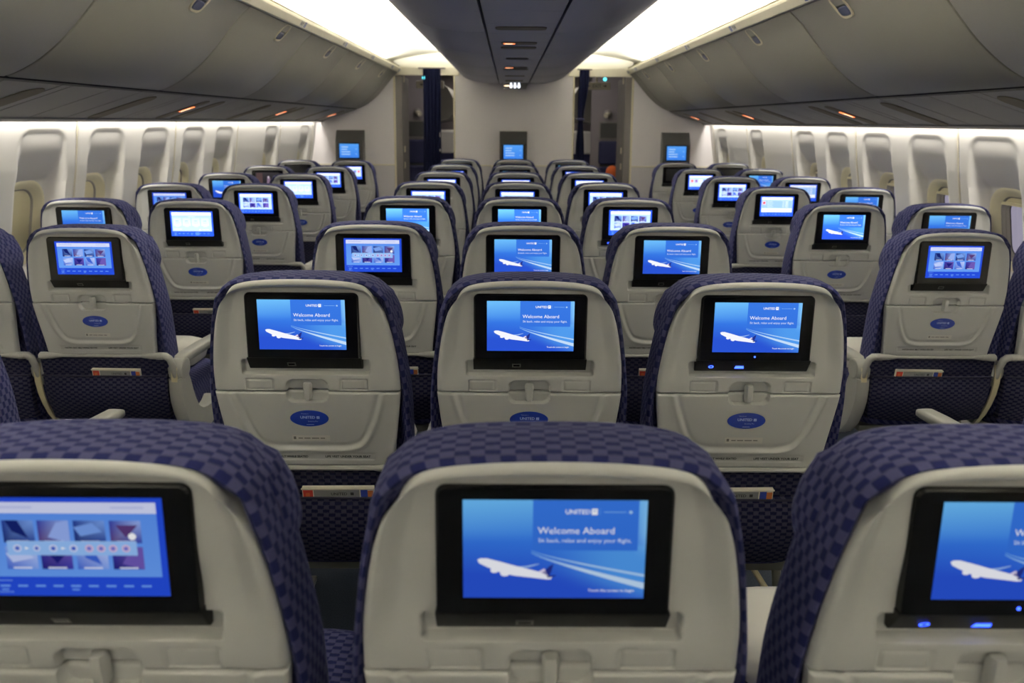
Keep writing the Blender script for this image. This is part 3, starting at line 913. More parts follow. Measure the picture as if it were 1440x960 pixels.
def menu_base(light=0):  # light palette puts the far screens' viewing-angle wash-out into the colours
    p = Pic()
    e = srgb(38, 78, 218) if not light else srgb(44, 92, 240)
    p.bgd(lambda u, v: e, 2, 2)
    p.rect(.035, .045, .965, .80, srgb(92, 146, 240) if not light else srgb(176, 206, 252), 1, srgb(104, 158, 244) if not light else srgb(196, 220, 255))
    p.rect(.035, .045, .965, .155, srgb(214, 220, 250) if not light else srgb(252, 252, 255), 2)
    p.rect(.07, .085, .30, .105, srgb(190, 198, 240), 3); p.rect(.72, .085, .90, .105, srgb(190, 198, 240), 3)
    for i in range(9):
        u = .07 + i * .097
        p.rect(u, .885, u + .055, .905, srgb(110, 160, 245), 2)
        if i in (0, 4): p.rect(u + .005, .925, u + .045, .94, srgb(110, 160, 245), 2)
    for (a, c, d, g) in ((.055, .835, .14, .842), (.055, .955, .14, .962)): p.rect(a, c, d, g, srgb(130, 175, 250), 2)
    return p
def pic_menu(light=0, popup=0):
    p = menu_base(light)
    pals = [(srgb(36, 62, 150), srgb(120, 160, 235), srgb(22, 36, 110)), (srgb(48, 64, 170), srgb(150, 175, 240), srgb(90, 60, 120)), (srgb(130, 165, 240), srgb(190, 205, 250), srgb(60, 100, 210)), (srgb(60, 60, 170), srgb(110, 90, 180), srgb(30, 30, 120))]
    cols = ((.125, .295), (.315, .485), (.510, .680), (.705, .875))
    for r, (v0, v1) in enumerate(((.225, .45), (.49, .72))):
        for i, (u0, u1) in enumerate(cols):
            thumb(p, u0, v0, u1, v1, i + 2 * r, pals[(0, 1, 0, 1)[i] if r == 0 else (2, 3, 2, 3)[i]])
    if popup:
        p.rect(.14, .43, .845, .575, srgb(150, 192, 248), 6)
        for i, u in enumerate((.195, .30, .39, .50, .585, .65, .715, .785)):
            r = .024 if i not in (1,) else .02
            p.poly([(u + r * math.cos(a * math.pi / 5), .503 + 1.65 * r * math.sin(a * math.pi / 5)) for a in range(10)], srgb(205, 215, 250) if i < 4 else srgb(215, 190, 225), 7)
            p.poly([(u + .55 * r * math.cos(a * math.pi / 5), .503 + .9 * r * math.sin(a * math.pi / 5)) for a in range(10)], srgb(70, 100, 200) if i < 4 else srgb(120, 120, 210), 8)
        for u in (.248, .445): p.poly([(u - .012, .49), (u + .012, .503), (u - .012, .516)], WHITE, 7)
        p.poly([(.825 + .022 * math.cos(a * math.pi / 5), .38 + .036 * math.sin(a * math.pi / 5)) for a in range(10)], WHITE, 8)
    return p
def pic_cards():
    p = menu_base(1)
    p.rect(.42, .21, .58, .225, srgb(235, 242, 255), 3)
    for i in range(4):
        u = .07 + i * .217
        p.rect(u, .27, u + .185, .58, srgb(200, 222, 255), 3, srgb(226, 238, 255))
        p.poly([(u + .03, .58), (u + .155, .58), (u + .13, .63), (u + .055, .63)], srgb(214, 230, 255), 3)
        p.rect(u + .05, .38, u + .13, .40, srgb(130, 170, 240), 4); p.rect(u + .04, .46, u + .145, .475, srgb(150, 185, 245), 4)
    p.poly([(.66, .77), (.71, .77), (.685, .70)], WHITE, 4); p.rect(.73, .725, .90, .74, WHITE, 4); p.rect(.07, .69, .26, .75, srgb(214, 230, 255), 3)
    p.rect(.57, .84, .66, .96, srgb(90, 140, 245), 3)
    return p
def pic_list():
    p = menu_base(1)
    p.rect(.05, .22, .95, .60, srgb(150, 190, 246), 3); p.rect(.05, .60, .95, .78, srgb(246, 249, 255), 3)
    p.rect(.06, .24, .16, .42, srgb(236, 200, 205), 4); p.rect(.08, .28, .14, .38, srgb(200, 60, 90), 5)
    for i in range(4):
        p.rect(.20, .255 + .085 * i, .36 + .03 * (i % 2), .272 + .085 * i, srgb(225, 236, 255), 4)
        p.rect(.66, .25 + .085 * i, .72, .28 + .085 * i, srgb(215, 230, 255), 4); p.rect(.75, .25 + .085 * i, .84, .28 + .085 * i, srgb(240, 246, 255), 4)
    p.rect(.10, .68, .60, .695, srgb(180, 200, 245), 4); p.rect(.68, .68, .84, .695, srgb(180, 200, 245), 4)
    return p
def pic_shop():
    p = menu_base(1)
    p.rect(.05, .26, .95, .78, srgb(200, 220, 253), 2)
    for i, c in enumerate((srgb(222, 90, 90), srgb(120, 70, 170), srgb(235, 240, 255), srgb(60, 90, 200), srgb(214, 90, 80))):
        u = .09 + i * .175
        p.rect(u, .30, u + .12, .50, mixc(c, WHITE, .25), 3); p.poly([(u + .03, .33), (u + .10, .36), (u + .06, .48)], c, 4)
        p.rect(u, .54, u + .12, .555, srgb(160, 185, 240), 3)
    return p
def pic_movie():
    p = Pic(); p.bgd(lambda u, v: mixc(srgb(62, 58, 60), srgb(34, 33, 38), v + .3 * u), 6, 6)
    p.poly([(.50, .30), (.58, .24), (.62, .5), (.54, .9), (.46, .9)], srgb(130, 110, 130), 2); p.poly([(.52, .28), (.56, .26), (.57, .40), (.53, .42)], srgb(225, 215, 220), 3)
    p.rect(.05, .05, .30, .95, srgb(84, 66, 66), 1); p.rect(.72, .2, .95, .9, srgb(60, 60, 70), 1)
    return p
def pic_bulkhead():
    p = Pic(.212, .152)
    p.bgd(lambda u, v: mixc(srgb(86, 160, 244), srgb(62, 132, 236), v), 4, 4)
    for i, w in enumerate((.34, .30, .46, .46)): p.rect(.10, .20 + .175 * i, .10 + w, .255 + .175 * i, srgb(190, 224, 255), 2)
    for v in (.38, .74):
        p.poly([(.86 + .03 * math.cos(a * math.pi / 5), v + .04 * math.sin(a * math.pi / 5)) for a in range(10)], srgb(150, 200, 250), 2)
    return p
PICS = {'welcome': pic_welcome(), 'menu': pic_menu(0), 'popup': pic_menu(0, 1), 'menulight': pic_menu(1), 'cards': pic_cards(), 'list': pic_list(), 'shop': pic_shop(), 'movie': pic_movie()}
PICMESH = {(k, lv): p.mesh('screen', SCREEN[lv]) for k, p in PICS.items() for lv in ('low', 'mid', 'high')}
bulkmesh = pic_bulkhead().mesh('screen', SCREEN['mid'])

# bulkhead monitors
for xc, nm in ((0.0, 'centre wall between the two doorways'), (-1.805, 'left partition beside the left doorway'), (1.80, 'right partition beside the right doorway')):
    t = empty('bulkhead_monitor', (xc, Y1, 0), 'dark grey wall monitor with blue screen on the %s' % nm, 'monitor', 'bulkhead monitors')
    b = MB()
    prof = [(-.002, .90), (-.11, .92), (-.11, 1.25), (-.10, 1.27), (-.055, 1.365), (-.035, 1.382), (-.002, 1.382)]
    b.prism(prof, -.152, .152, to=lambda a, z, x: (x, a, z)); h = b.build('housing', M['housing'], t, angle=25)
    b = MB(); b.rbox((0, -.112, 1.158), (.24, .012, .18), .004, corner=.012); b.build('bezel', M['bezel'], t)
    s_ = bpy.data.objects.new('screen', bulkmesh); COL.objects.link(s_); s_.parent = t; s_.location = (0, -.1195, 1.158)

# ================================================================== SEATS
LEAN = .165
# seat shapes are written down with heights z and half widths x on a back leaning 10 degrees; the real back
# leans 9.4 degrees, so fit() restates each vertex on that plane
def seat_z(z):
    q = (1.48 - z) / (1.564 - (z - 1.10) * .1763)
    return (1.48 - q * (1.542 + LEAN * 1.10)) / (1 - LEAN * q)
def plane_y(z): return -(seat_z(z) - 1.10) * LEAN - .022
def fit(o):
    for v in o.data.vertices:
        z = v.co.z
        v.co.x *= (1.564 + plane_y(z)) / (1.564 - (z - 1.10) * .1763)
        v.co.z = seat_z(z)
    o.data.update()
    for c in o.children: fit(c)
SHW = [(.640, .199), (.70, .204), (.75, .210), (.80, .216), (.85, .221), (.91, .2195), (.95, .2155), (1.0, .2085), (1.04, .2010), (1.07, .1925), (1.09, .185)]
def smooth_tab(tab, x, d=.012): return (interp(tab, x - d) + interp(tab, x) * 2 + interp(tab, x + d)) / 4
def ztop(s):
    a = abs(s)
    return 1.1355 - .0075 * a * a - .012 * a ** 4 - .034 * a ** 14
def rr_sd(x, z, x0, x1, z0, z1, r):
    dx = abs(x - (x0 + x1) / 2) - ((x1 - x0) / 2 - r); dz = abs(z - (z0 + z1) / 2) - ((z1 - z0) / 2 - r)
    return -(math.hypot(max(dx, 0), max(dz, 0)) + min(max(dx, dz), 0) - r)
def latch_dent(x, z):
    e = rr_sd(x, z, -.050, .050, .822, .884, .020)
    return .013 * sst(-.0005, .0035, e)
def shell_h(x, z, e_side, e_top):
    e = min(e_side, e_top)
    depth = .013 * sst(.865, .98, z) + .008 * sst(1.0, 1.10, z)
    h = -depth * sst(.009, .042, e_side) * sst(.012, .024, e_top)
    # shelf the monitor's lower edge sits in
    h -= .016 * sst(-.0005, .0035, rr_sd(x, z, -.151, .151, .896, .934, .007))
    # two shallow outlined plates
    for sx in (-1, 1):
        e2 = rr_sd(x, z, sx * .112 - .033, sx * .112 + .033, .8545, .886, .004)
        h -= .0035 * sst(0, .0016, e2) * (1 - .45 * sst(.004, .006, e2))
    h -= latch_dent(x, z)
    # rounded outer edge
    if e < .011: h -= .011 * (1 - math.sqrt(max(0, 1 - (1 - e / .011) ** 2)))
    return h
def skirted(b, fn, nu, nv, y_in, seam_bottom=False, seam_top=False):
    """grid in (s,t) of points fn(s,t) plus a skirt folded back by y_in along its border"""
    us, vs = nu, nv
    g = [[fn(s, t) for s in us] for t in vs]
    b.grid(lambda s, t: fn(s, t), us, vs)
    border = [g[0][i] for i in range(len(us))] + [g[j][-1] for j in range(1, len(vs))] + [g[-1][i] for i in range(len(us) - 2, -1, -1)] + [g[j][0] for j in range(len(vs) - 2, 0, -1)]
    back = [(x, y + y_in, z) for x, y, z in border]
    b.loft([back, border], 0, False, False)

def build_back_shell(parent):
    b = MB()
    us = sorted(set([round(v, 5) for v in lin(-1, 1, 161)] + [-.985, -.995, .985, .995]))
    ts = lin(0, 1, 150) + [.985, .9975]; ts = sorted(ts)
    def fn(s, t):
        zt = ztop(s); z = .853 + (zt - .853) * t
        w = smooth_tab(SHW, .853 + (1.09 - .853) * t if t < 1 else 1.09)
        # width follows height of the un-arched grid so corners stay round
        w = smooth_tab(SHW, min(1.092, .853 + (1.102 - .853) * t)) - .014 * sst(.88, 1.0, t)
        x = s * w
        e_side = (1 - abs(s)) * w; e_top = (1 - t) * (zt - .853)
        h = shell_h(x, z, e_side, e_top)
        eb = z - .853
        if eb < .003: h -= .003 * (1 - eb / .003)
        return (x, plane_y(z) - h, z)
    skirted(b, fn, us, ts, .030)
    return b.build('back_shell', M['shell'], parent, angle=50)
def build_tray(parent):
    b = MB()
    us = lin(-1, 1, 141); ts = lin(0, 1, 110)
    def fn(s, t):
        z = .645 + (.850 - .645) * t
        w = smooth_tab(SHW, z); x = s * w
        e = min((1 - abs(s)) * w, z - .645, .850 - z)
        h = .001
        # wide U shaped furrow
        zc = .690 + max(0, abs(x) - .070) ** 2 * 4.2 + max(0, abs(x) - .115) ** 2 * 22
        slope = 8.4 * max(0, abs(x) - .070) + 44 * max(0, abs(x) - .115)
        d = (z - zc) / math.sqrt(1 + slope * slope)
        if z > .66: h += .0045 * math.exp(-(d / .0065) ** 2) - .0025 * math.exp(-((d - .014) / .006) ** 2)
        e2 = rr_sd(x, z, -.152, .152, .6625, .6825, .003)
        h -= .0015 * sst(0, .0015, e2)
        h -= latch_dent(x, z)
        if e < .006: h -= .006 * (1 - math.sqrt(max(0, 1 - (1 - e / .006) ** 2)))
        return (x, plane_y(z) - h, z)
    skirted(b, fn, us, ts, .014)
    return b.build('tray_table', M['shell'], parent, angle=50)
def on_tray(x, z, h=.0022): return (x, plane_y(z) - .001 - h, z)

def build_backrest(parent):
    FW = [(.36, .215), (.45, .236), (.55, .240), (.70, .240), (.80, .240), (.845, .2385), (.91, .231), (1.0, .2185), (1.06, .206), (1.10, .192)]
    def outline(grow):
        pts = []
        zs = lin(.37, 1.085, 30)
        for z in zs: pts.append((smooth_tab(FW, z, .03) + grow, z))
        w = smooth_tab(FW, 1.085, .03) + grow
        for k in range(1, 24):
            s = 1 - 2 * k / 24
            a = abs(s)
            pts.append((s * w * (1 - .0 * a), 1.1395 + grow - .008 * a * a - .014 * a ** 4 - .040 * a ** 12))
        for z in zs[::-1]: pts.append((-smooth_tab(FW, z, .03) - grow, z))
        for k in range(1, 12):
            s = -1 + 2 * k / 12
            pts.append((s * (smooth_tab(FW, .37, .03) + grow), .37 - grow * .5))
        return pts
    o0 = outline(0)
    arc = [0]
    for p, q in zip(o0, o0[1:]): arc.append(arc[-1] + math.hypot(q[0] - p[0], q[1] - p[1]))
    b = MB(); rings = []; uvs = []
    for d, g in ((.036, -.06), (.035, -.026), (.012, -.012), (.008, -.005), (.014, -.001), (.026, .001), (.078, .001), (.100, -.004), (.112, -.018), (.118, -.05)):
        o = outline(g)
        rings.append([(x, plane_y(z) + d, z) for x, z in o]); uvs.append([(a, d + max(0, -g)) for a in arc])
    b.loft(rings, 0, False, False, True, uvs)
    for r, flip in ((rings[0], 0), (rings[-1], 1)):
        f = list(range(len(r)))
        b.add(r, [f if flip else f[::-1]], 0, [(x, z) for x, y, z in r])
    return b.build('backrest', M['fabric'], parent, angle=60)
def build_headrest(parent):
    b = MB(); rings = []; uvs = []
    HW = [(.955, .202), (1.0, .219), (1.05, .212), (1.085, .194)]
    def outline(g):
        pts = []
        for z in lin(.965, 1.085, 12): pts.append((smooth_tab(HW, z, .015) + g, z))
        w = smooth_tab(HW, 1.085, .015) + g
        for k in range(1, 24):
            s = 1 - 2 * k / 24; a = abs(s)
            pts.append((s * w, 1.1325 + g - .008 * a * a - .016 * a ** 4 - .040 * a ** 10))
        for z in lin(1.085, .965, 12): pts.append((-smooth_tab(HW, z, .015) - g, z))
        for k in range(1, 12):
            s = -1 + 2 * k / 12
            pts.append((s * (smooth_tab(HW, .965, .015) + g), .962 - g * .5))
        return pts
    o0 = outline(0); arc = [0]
    for p, q in zip(o0, o0[1:]): arc.append(arc[-1] + math.hypot(q[0] - p[0], q[1] - p[1]))
    for d, g in ((.055, -.03), (.055, -.008), (.060, .0), (.070, .003), (.108, .003), (.126, -.004), (.136, -.03)):
        o = outline(g); rings.append([(x, plane_y(z) + d, z) for x, z in o]); uvs.append([(a + .012, d) for a in arc])
    b.loft(rings, 0, False, False, True, uvs)
    r = rings[-1]; b.add(r, [list(range(len(r)))], 0, [(x, z) for x, y, z in r])
    return b.build('headrest', M['fabric'], parent, angle=60)
def build_pocket(parent):
    b = MB()
    us = lin(-1, 1, 33); ts = lin(0, 1, 21)
    def fn(s, t):
        z = .375 + (.560 - .375) * t
        x = s * (.232 - .012 * (1 - t) ** 2)
        bul = .010 + .034 * math.sin(math.pi * (.12 + .80 * (1 - t))) * (1 - abs(s) ** 6 * .75) * (1 - .35 * (1 - t) ** 3)
        return (x, plane_y(z) + .004 - bul, z - .012 * (1 - t) * (1 - s * s))
    skirted(b, fn, us, ts, .03)
    for i, u in enumerate(b.uv): b.uv[i] = [(b.v[k][0], b.v[k][2] * 1.05) for k in b.f[i]]
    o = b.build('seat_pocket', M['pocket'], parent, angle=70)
    b = MB(); path = [fn(s, 1) for s in us]; path = [(x, y - .001, z + .001) for x, y, z in path]
    b.tube(path, .0035, 6); b.build('hem', M['pocket'], o)
    for ob in (o.children if o.children else ()): pass
    # upper strip of cover between tray and pocket
    b = MB()
    b.grid(lambda s, t: (s * .236, plane_y(.54 + .105 * t) + .0025 - .003 * (1 - s * s), .54 + .105 * t), us, lin(0, 1, 5), uvf=lambda s, t: (s * .236, .54 + .105 * t + .004))
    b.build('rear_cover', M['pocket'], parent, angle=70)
    return o
def build_cushion(parent):
    b = MB(); rings = []; uvs = []
    n = 40
    for d, g in ((.335, -.03), (.345, -.008), (.36, 0), (.43, 0), (.455, -.010), (.468, -.035), (.472, -.08)):
        r = []; u = []
        for k in range(n):
            a = 2 * math.pi * k / n
            ca, sa = math.cos(a), math.sin(a)
            x = (.225 + g) * math.copysign(abs(ca) ** .35, ca); y = .375 + (.245 + g) * math.copysign(abs(sa) ** .4, sa)
            r.append((x, y, d)); u.append((x + d, y))
        rings.append(r); uvs.append(u)
    b.loft(rings, 0, True, True, True, uvs)
    return b.build('seat_cushion', M['fabric'], parent, angle=60)
def build_monitor(parent):
    b = MB()
    rad = .013
    def ring(g, y):
        pts = []
        for sx, a0 in ((1, 0), (-1, 90)):
            for k in range(7):
                a = math.radians(a0 + 90 * k / 6)
                pts.append((sx * (.130 - rad) + (rad + g) * math.cos(a), y, 1.106 - rad + (rad + g) * math.sin(a)))
        pts += [(-.130 - g, y, .951), (.130 + g, y, .951)]
        return pts
    def fl(r): return r
    b.loft([fl(ring(0, .05)), fl(ring(0, .004)), fl(ring(-.001, .001)), fl(ring(-.004, -.0015))], 0, True, True)
    o = b.build('monitor', M['bezel'], parent, angle=30)
    # lower control strip folds back under the panel
    b = MB()
    sec = [(-.0015, .950), (.0005, .946), (.016, .919), (.020, .9165), (.050, .9165), (.050, .950)]
    b.prism(sec, -.131, .131, to=lambda a, z, x: (x, a, z)); b.build('control_strip', M['strip'], o, angle=25)
    b = MB()
    def sp(x, q, h): return (x, .0005 + .0155 * q - h * .87, .946 - .027 * q - h * .50)
    r = [sp(-.041, .30, .001), sp(-.041, .72, .001), sp(-.021, .72, .001), sp(-.021, .30, .001)]
    b.add(r, [(0, 1, 2, 3)], 0)
    r = [sp(-.0385, .40, .0014), sp(-.0385, .62, .0014), sp(-.0235, .62, .0014), sp(-.0235, .40, .0014)]
    b.add(r, [(0, 1, 2, 3)], 1)
    b.build('usb_port', [M['greyprint'], M['bezel']], o, smooth=False)
    return o
def build_leds(k):
    b = MB()
    def sp(x, q, h=.0016): return (x, .0005 + .0155 * q - h * .87, .946 - .027 * q - h * .50)
    n = 12
    if k == 0:
        b.add([sp(-.031 - .009, .38, .002), sp(-.031 - .011, .66, .002), sp(-.031 + .011, .66, .002), sp(-.031 + .009, .38, .002)], [(0, 1, 2, 3)])
    elif k == 1:
        r = [sp(-.097 + .006 * math.cos(2 * math.pi * i / n), .5 - .16 * math.sin(2 * math.pi * i / n)) for i in range(n)]
        r2 = [sp(-.097 + .0035 * math.cos(2 * math.pi * i / n), .5 - .09 * math.sin(2 * math.pi * i / n)) for i in range(n)]
        b.loft([r, r2], 0, False, False)
    else:
        b.add([(.0 + .0022 * math.cos(2 * math.pi * i / n), -.0022, .960 + .0022 * math.sin(2 * math.pi * i / n)) for i in range(n)], [tuple(range(n))])
    return b.build('indicator_light', M['led'], None, smooth=False)
def build_latch(parent):
    b = MB()
    z0, z1 = .829, .874
    rings = []
    for z, w, h in ((z0 - .001, .004, .004), (z0, .007, .009), (z0 + .006, .009, .011), ((z0 + z1) / 2, .0095, .0105), (z1 - .008, .0105, .010), (z1 - .001, .0085, .008), (z1, .005, .003)):
        yb = plane_y(z) + .010
        rings.append([(w, yb, z), (w, yb - h * .7, z), (w * .6, yb - h - .004, z), (-w * .6, yb - h - .004, z), (-w, yb - h * .7, z), (-w, yb, z)])
    b.loft(rings); return b.build('tray_latch', M['shell'], parent, angle=50)
def build_sticker(parent):
    b = MB(); n = 40
    r = [on_tray(.0465 * math.cos(2 * math.pi * k / n), .780 + .0222 * math.sin(2 * math.pi * k / n), .0012) for k in range(n)]
    b.add(r, [tuple(range(n))], 0)
    def tx(s, cx, z, w, bold=0, mi=1):
        v, f, W = text_geo(s, bold); k = w / W
        b.add([on_tray(cx + (x - W / 2) * k, z + y * k, .0016) for x, y in v], f, mi)
    tx('UNITED', -.004, .7795, .036, .03)
    b.add([on_tray(x, z, .0016) for x, z in ((.0175, .779), (.0245, .779), (.0245, .786), (.0175, .786))], [(0, 1, 2, 3)], 1)
    b.add([on_tray(x, z, .0019) for x, z in ((.0195, .781), (.0225, .782), (.0225, .783), (.0195, .782))], [(0, 1, 2, 3)], 0)
    tx('Economy Plus', .008, .7705, .024); tx('Welcome to', -.010, .7915, .018)
    b.add([on_tray(x, z, .0016) for x, z in ((-.008, .7625), (.010, .7625), (.010, .7636), (-.008, .7636))], [(0, 1, 2, 3)], 1)
    return b.build('oval_sticker', [M['sticker'], M['stickertext']], parent, smooth=False)
def build_placard(parent):
    b = MB()
    def q(x0, x1, z0, z1, h, mi): b.add([on_tray(x0, z0, h), on_tray(x1, z0, h), on_tray(x1, z1, h), on_tray(x0, z1, h)], [(0, 1, 2, 3)], mi)
    q(-.046, .046, .7165, .733, .0012, 0)
    q(-.0425, -.0365, .722, .7295, .0016, 1)
    x = -.031
    for w in (.011, .015, .018, .011):
        q(x, x + w, .7235, .7262, .0016, 1); x += w + .0032
    return b.build('notice_placard', [M['placard'], M['greyprint']], parent, smooth=False)
def build_safety(parent, body, x0, x1):
    b = MB()
    v, f, W = text_geo(body, .05); k = (x1 - x0) / W
    b.add([on_tray(x0 + x * k, .6695 + y * k, .0004) for x, y in v], f)
    return b.build('safety_notice', M['print'], parent, smooth=False)
def build_hinge(parent):
    b = MB(); z = .640; y = plane_y(z) - .002
    b.tube([(-.205, y, z), (.205, y, z)], .0065, 8)
    for s in (-1, 1):
        b.tube([(s * .150, y, z), (s * .175, y, z), (s * .182, y, z), (s * .205, y, z), (s * .207, y, z), (s * .228, y, z), (s * .232, y, z)], [.0066, .010, .0115, .0125, .0140, .0140, .010], 12)
    return b.build('tray_hinge', M['armgrey'], parent, angle=40)
def build_tray_arm(parent, s):
    b = MB(); y = plane_y(.64) - .002
    b.tube([(s * .208, y, .641), (s * .236, y + .001, .640), (s * .250, y + .004, .628), (s * .257, y + .010, .598), (s * .260, y + .020, .555), (s * .260, y + .04, .515)], [.0135, .0135, .013, .012, .011, .009], 10)
    b.tube([(s * .214, y - .0125, .641), (s * .214, y - .0145, .641)], .0025, 8)
    return b.build('tray_arm', M['armgrey'], parent, angle=45)
def build_armrest(parent, x, end):
    """pad on a pivot; end arms carry a curved outer shroud, inner ones a cream strap down to the frame"""
    w = .024
    b = MB(); rings = []
    for y, z, hw, hh in ((.105, .585, .016, .016), (.112, .588, w, .020), (.16, .590, w, .020), (.30, .584, w + .002, .019), (.44, .574, w + .002, .019), (.52, .566, w, .018), (.545, .560, w - .004, .012)):
        r = []
        for k in range(16):
            a = 2 * math.pi * k / 16; ca, sa = math.cos(a), math.sin(a)
            r.append((x + hw * math.copysign(abs(ca) ** .5, ca), y, z + hh * math.copysign(abs(sa) ** .5, sa)))
        rings.append(r)
    b.loft(rings[::-1]); o = b.build('armrest', M['armgrey'], parent, angle=50)
    # pivot housing: short drum across x
    b = MB(); b.tube([(x - .027, .105, .560), (x - .024, .105, .560), (x + .024, .105, .560), (x + .027, .105, .560)], [.034, .040, .040, .034], 18)
    b.build('pivot_housing', M['armgrey'], o, angle=50)
    b = MB()
    if end:
        pth = [(.063, .575), (.062, .560), (.062, .540), (.062, .520)]
        for (ya, za), (yb, zb) in zip(pth, pth[1:]):
            b.box(x - .011, x + .011, min(ya, yb) - .001, max(ya, yb) + .004, min(za, zb), max(za, zb))
        b.build('hinge_cover', M['cream'], o, smooth=False)
        # curved shroud below: outer edge sweeps down and forward, open crescent behind it
        outer = [(.062, .530), (.060, .49), (.066, .44), (.085, .385), (.115, .33), (.155, .285), (.205, .258), (.27, .25), (.33, .262), (.37, .295)]
        inner = [(.135, .530), (.150, .50), (.165, .455), (.185, .41), (.21, .37), (.245, .348), (.28, .34), (.31, .338), (.335, .345), (.36, .36)]
        b = MB(); rings = []
        for (yo, zo), (yi, zi) in zip(outer, inner):
            t = .024
            rings.append([(x - t, yo + .006, zo), (x - t + .008, yo, zo - .002), (x + t - .008, yo, zo - .002), (x + t, yo + .006, zo), (x + t, yi - .006, zi), (x + t - .008, yi, zi), (x - t + .008, yi, zi), (x - t, yi - .006, zi)])
        b.loft(rings); b.build('shroud', M['armgrey'], o, angle=40)
    else:
        pth = [(.064, .585), (.060, .56), (.062, .52), (.072, .47), (.090, .42), (.115, .37), (.150, .32), (.185, .285)]
        rings = []
        for i, (y, z) in enumerate(pth):
            hw = .012 - .0006 * i
            rings.append([(x - hw, y, z), (x + hw, y, z), (x + hw, y + .006, z + .004), (x - hw, y + .006, z + .004)])
        b.loft(rings); b.build('strap', M['cream'], o, angle=40)
    return o
def build_leg(parent, x, y0, y1, dz):
    b = MB()
    b.tube([(x, y0, .345), (x, y1, .02 + dz)], .013, 8, flat=.8)
    b.rbox((x, y1, .010 + dz), (.05, .08, .02), .004, axis='z')
    return b.build('leg', M['frame'], parent)
def build_frame(parent):
    b = MB()
    for y in (.20, .46): b.tube([(-.22, y, .335), (.22, y, .335)], .014, 8)
    b.box(-.20, .20, .17, .56, .305, .330)
    return b.build('seat_frame', M['frame'], parent)

P = {}
for key, fn in (('backrest', build_backrest), ('headrest', build_headrest), ('back_shell', build_back_shell), ('tray_table', build_tray), ('seat_pocket', build_pocket),
                ('seat_cushion', build_cushion), ('monitor', build_monitor), ('tray_latch', build_latch), ('tray_hinge', build_hinge), ('seat_frame', build_frame)):
    P[key] = fn(None)
rear_cover = bpy.data.objects['rear_cover']
P['sticker'] = build_sticker(None); P['placard'] = build_placard(None); P['safety'] = build_safety(None, 'FASTEN SEAT BELT WHILE SEATED', -.132, -.012); P['safety2'] = build_safety(None, 'LIFE VEST UNDER YOUR SEAT', .030, .142)
LEDS = [build_leds(k) for k in range(3)]
P['armL'] = build_tray_arm(None, -1); P['armR'] = build_tray_arm(None, 1)
for k in ('backrest', 'headrest', 'back_shell', 'tray_table', 'seat_pocket', 'tray_latch', 'tray_hinge', 'sticker', 'placard', 'safety', 'safety2', 'armL', 'armR'): fit(P[k])
fit(rear_cover)
LEGSET = {dz: [build_leg(None, sx * .17, y0, y1, -dz) for sx in (-1, 1) for y0, y1 in ((.22, .12), (.44, .50))] for dz in (-.0095, -.034)}
LEGS = LEGSET[-.0095] + LEGSET[-.034]
def new(me, name, parent):
    o = bpy.data.objects.new(name, me); COL.objects.link(o); o.parent = parent
    return o
kids = {k: [c for c in o.children] for k, o in P.items()}
ARM = {}
def arm_proto(x, end):
    k = (round(x, 4), end)
    if k not in ARM: ARM[k] = build_armrest(None, x, end)
    return ARM[k]
PROTO = list(P.values()) + [rear_cover] + LEGS + LEDS
def copy_tree(o, parent):
    c = o.copy(); COL.objects.link(c); c.parent = parent
    for ch in o.children:
        d = ch.copy(); COL.objects.link(d); d.parent = c
    return c

MON_TILT = math.radians(2.2)
def make_seat(loc, label, pic, level, led, arms, tray_arm, group):
    t = empty('airline_seat', loc, label, 'seat', group)
    for k in ('backrest', 'headrest', 'back_shell', 'seat_cushion', 'tray_latch', 'tray_hinge', 'seat_frame', 'seat_pocket'):
        copy_tree(P[k], t)
    copy_tree(rear_cover, t)
    tr = copy_tree(P['tray_table'], t)
    copy_tree(P['sticker'], tr); copy_tree(P['placard'], tr); copy_tree(P['safety'], tr); copy_tree(P['safety2'], tr)
    mo = copy_tree(P['monitor'], t)
    mo.rotation_euler = (MON_TILT, 0, 0)
    mo.location = (0, math.sin(MON_TILT) * .971, .971 - math.cos(MON_TILT) * .971)
    if pic == 'off':
        s_ = new(off_mesh, 'screen', mo)
    else:
        s_ = new(PICMESH[(pic, level)], 'screen', mo)
    s_.location = (0, -.0019, 1.0305)
    if led:
        for q in LEDS: copy_tree(q, mo)
    copy_tree(P['armL'] if tray_arm < 0 else P['armR'], t)
    for l in LEGSET[loc[2]]: copy_tree(l, t)
    for x, end in arms: copy_tree(arm_proto(x, end), t).location.z = .03 if loc[2] < -.02 else .0095
    return t
b = MB(); b.box(-SW / 2, SW / 2, -.0002, .0004, -SH / 2, SH / 2)
_o = b.build('screen', M['offscreen'], smooth=False); off_mesh = _o.data; bpy.data.objects.remove(_o)

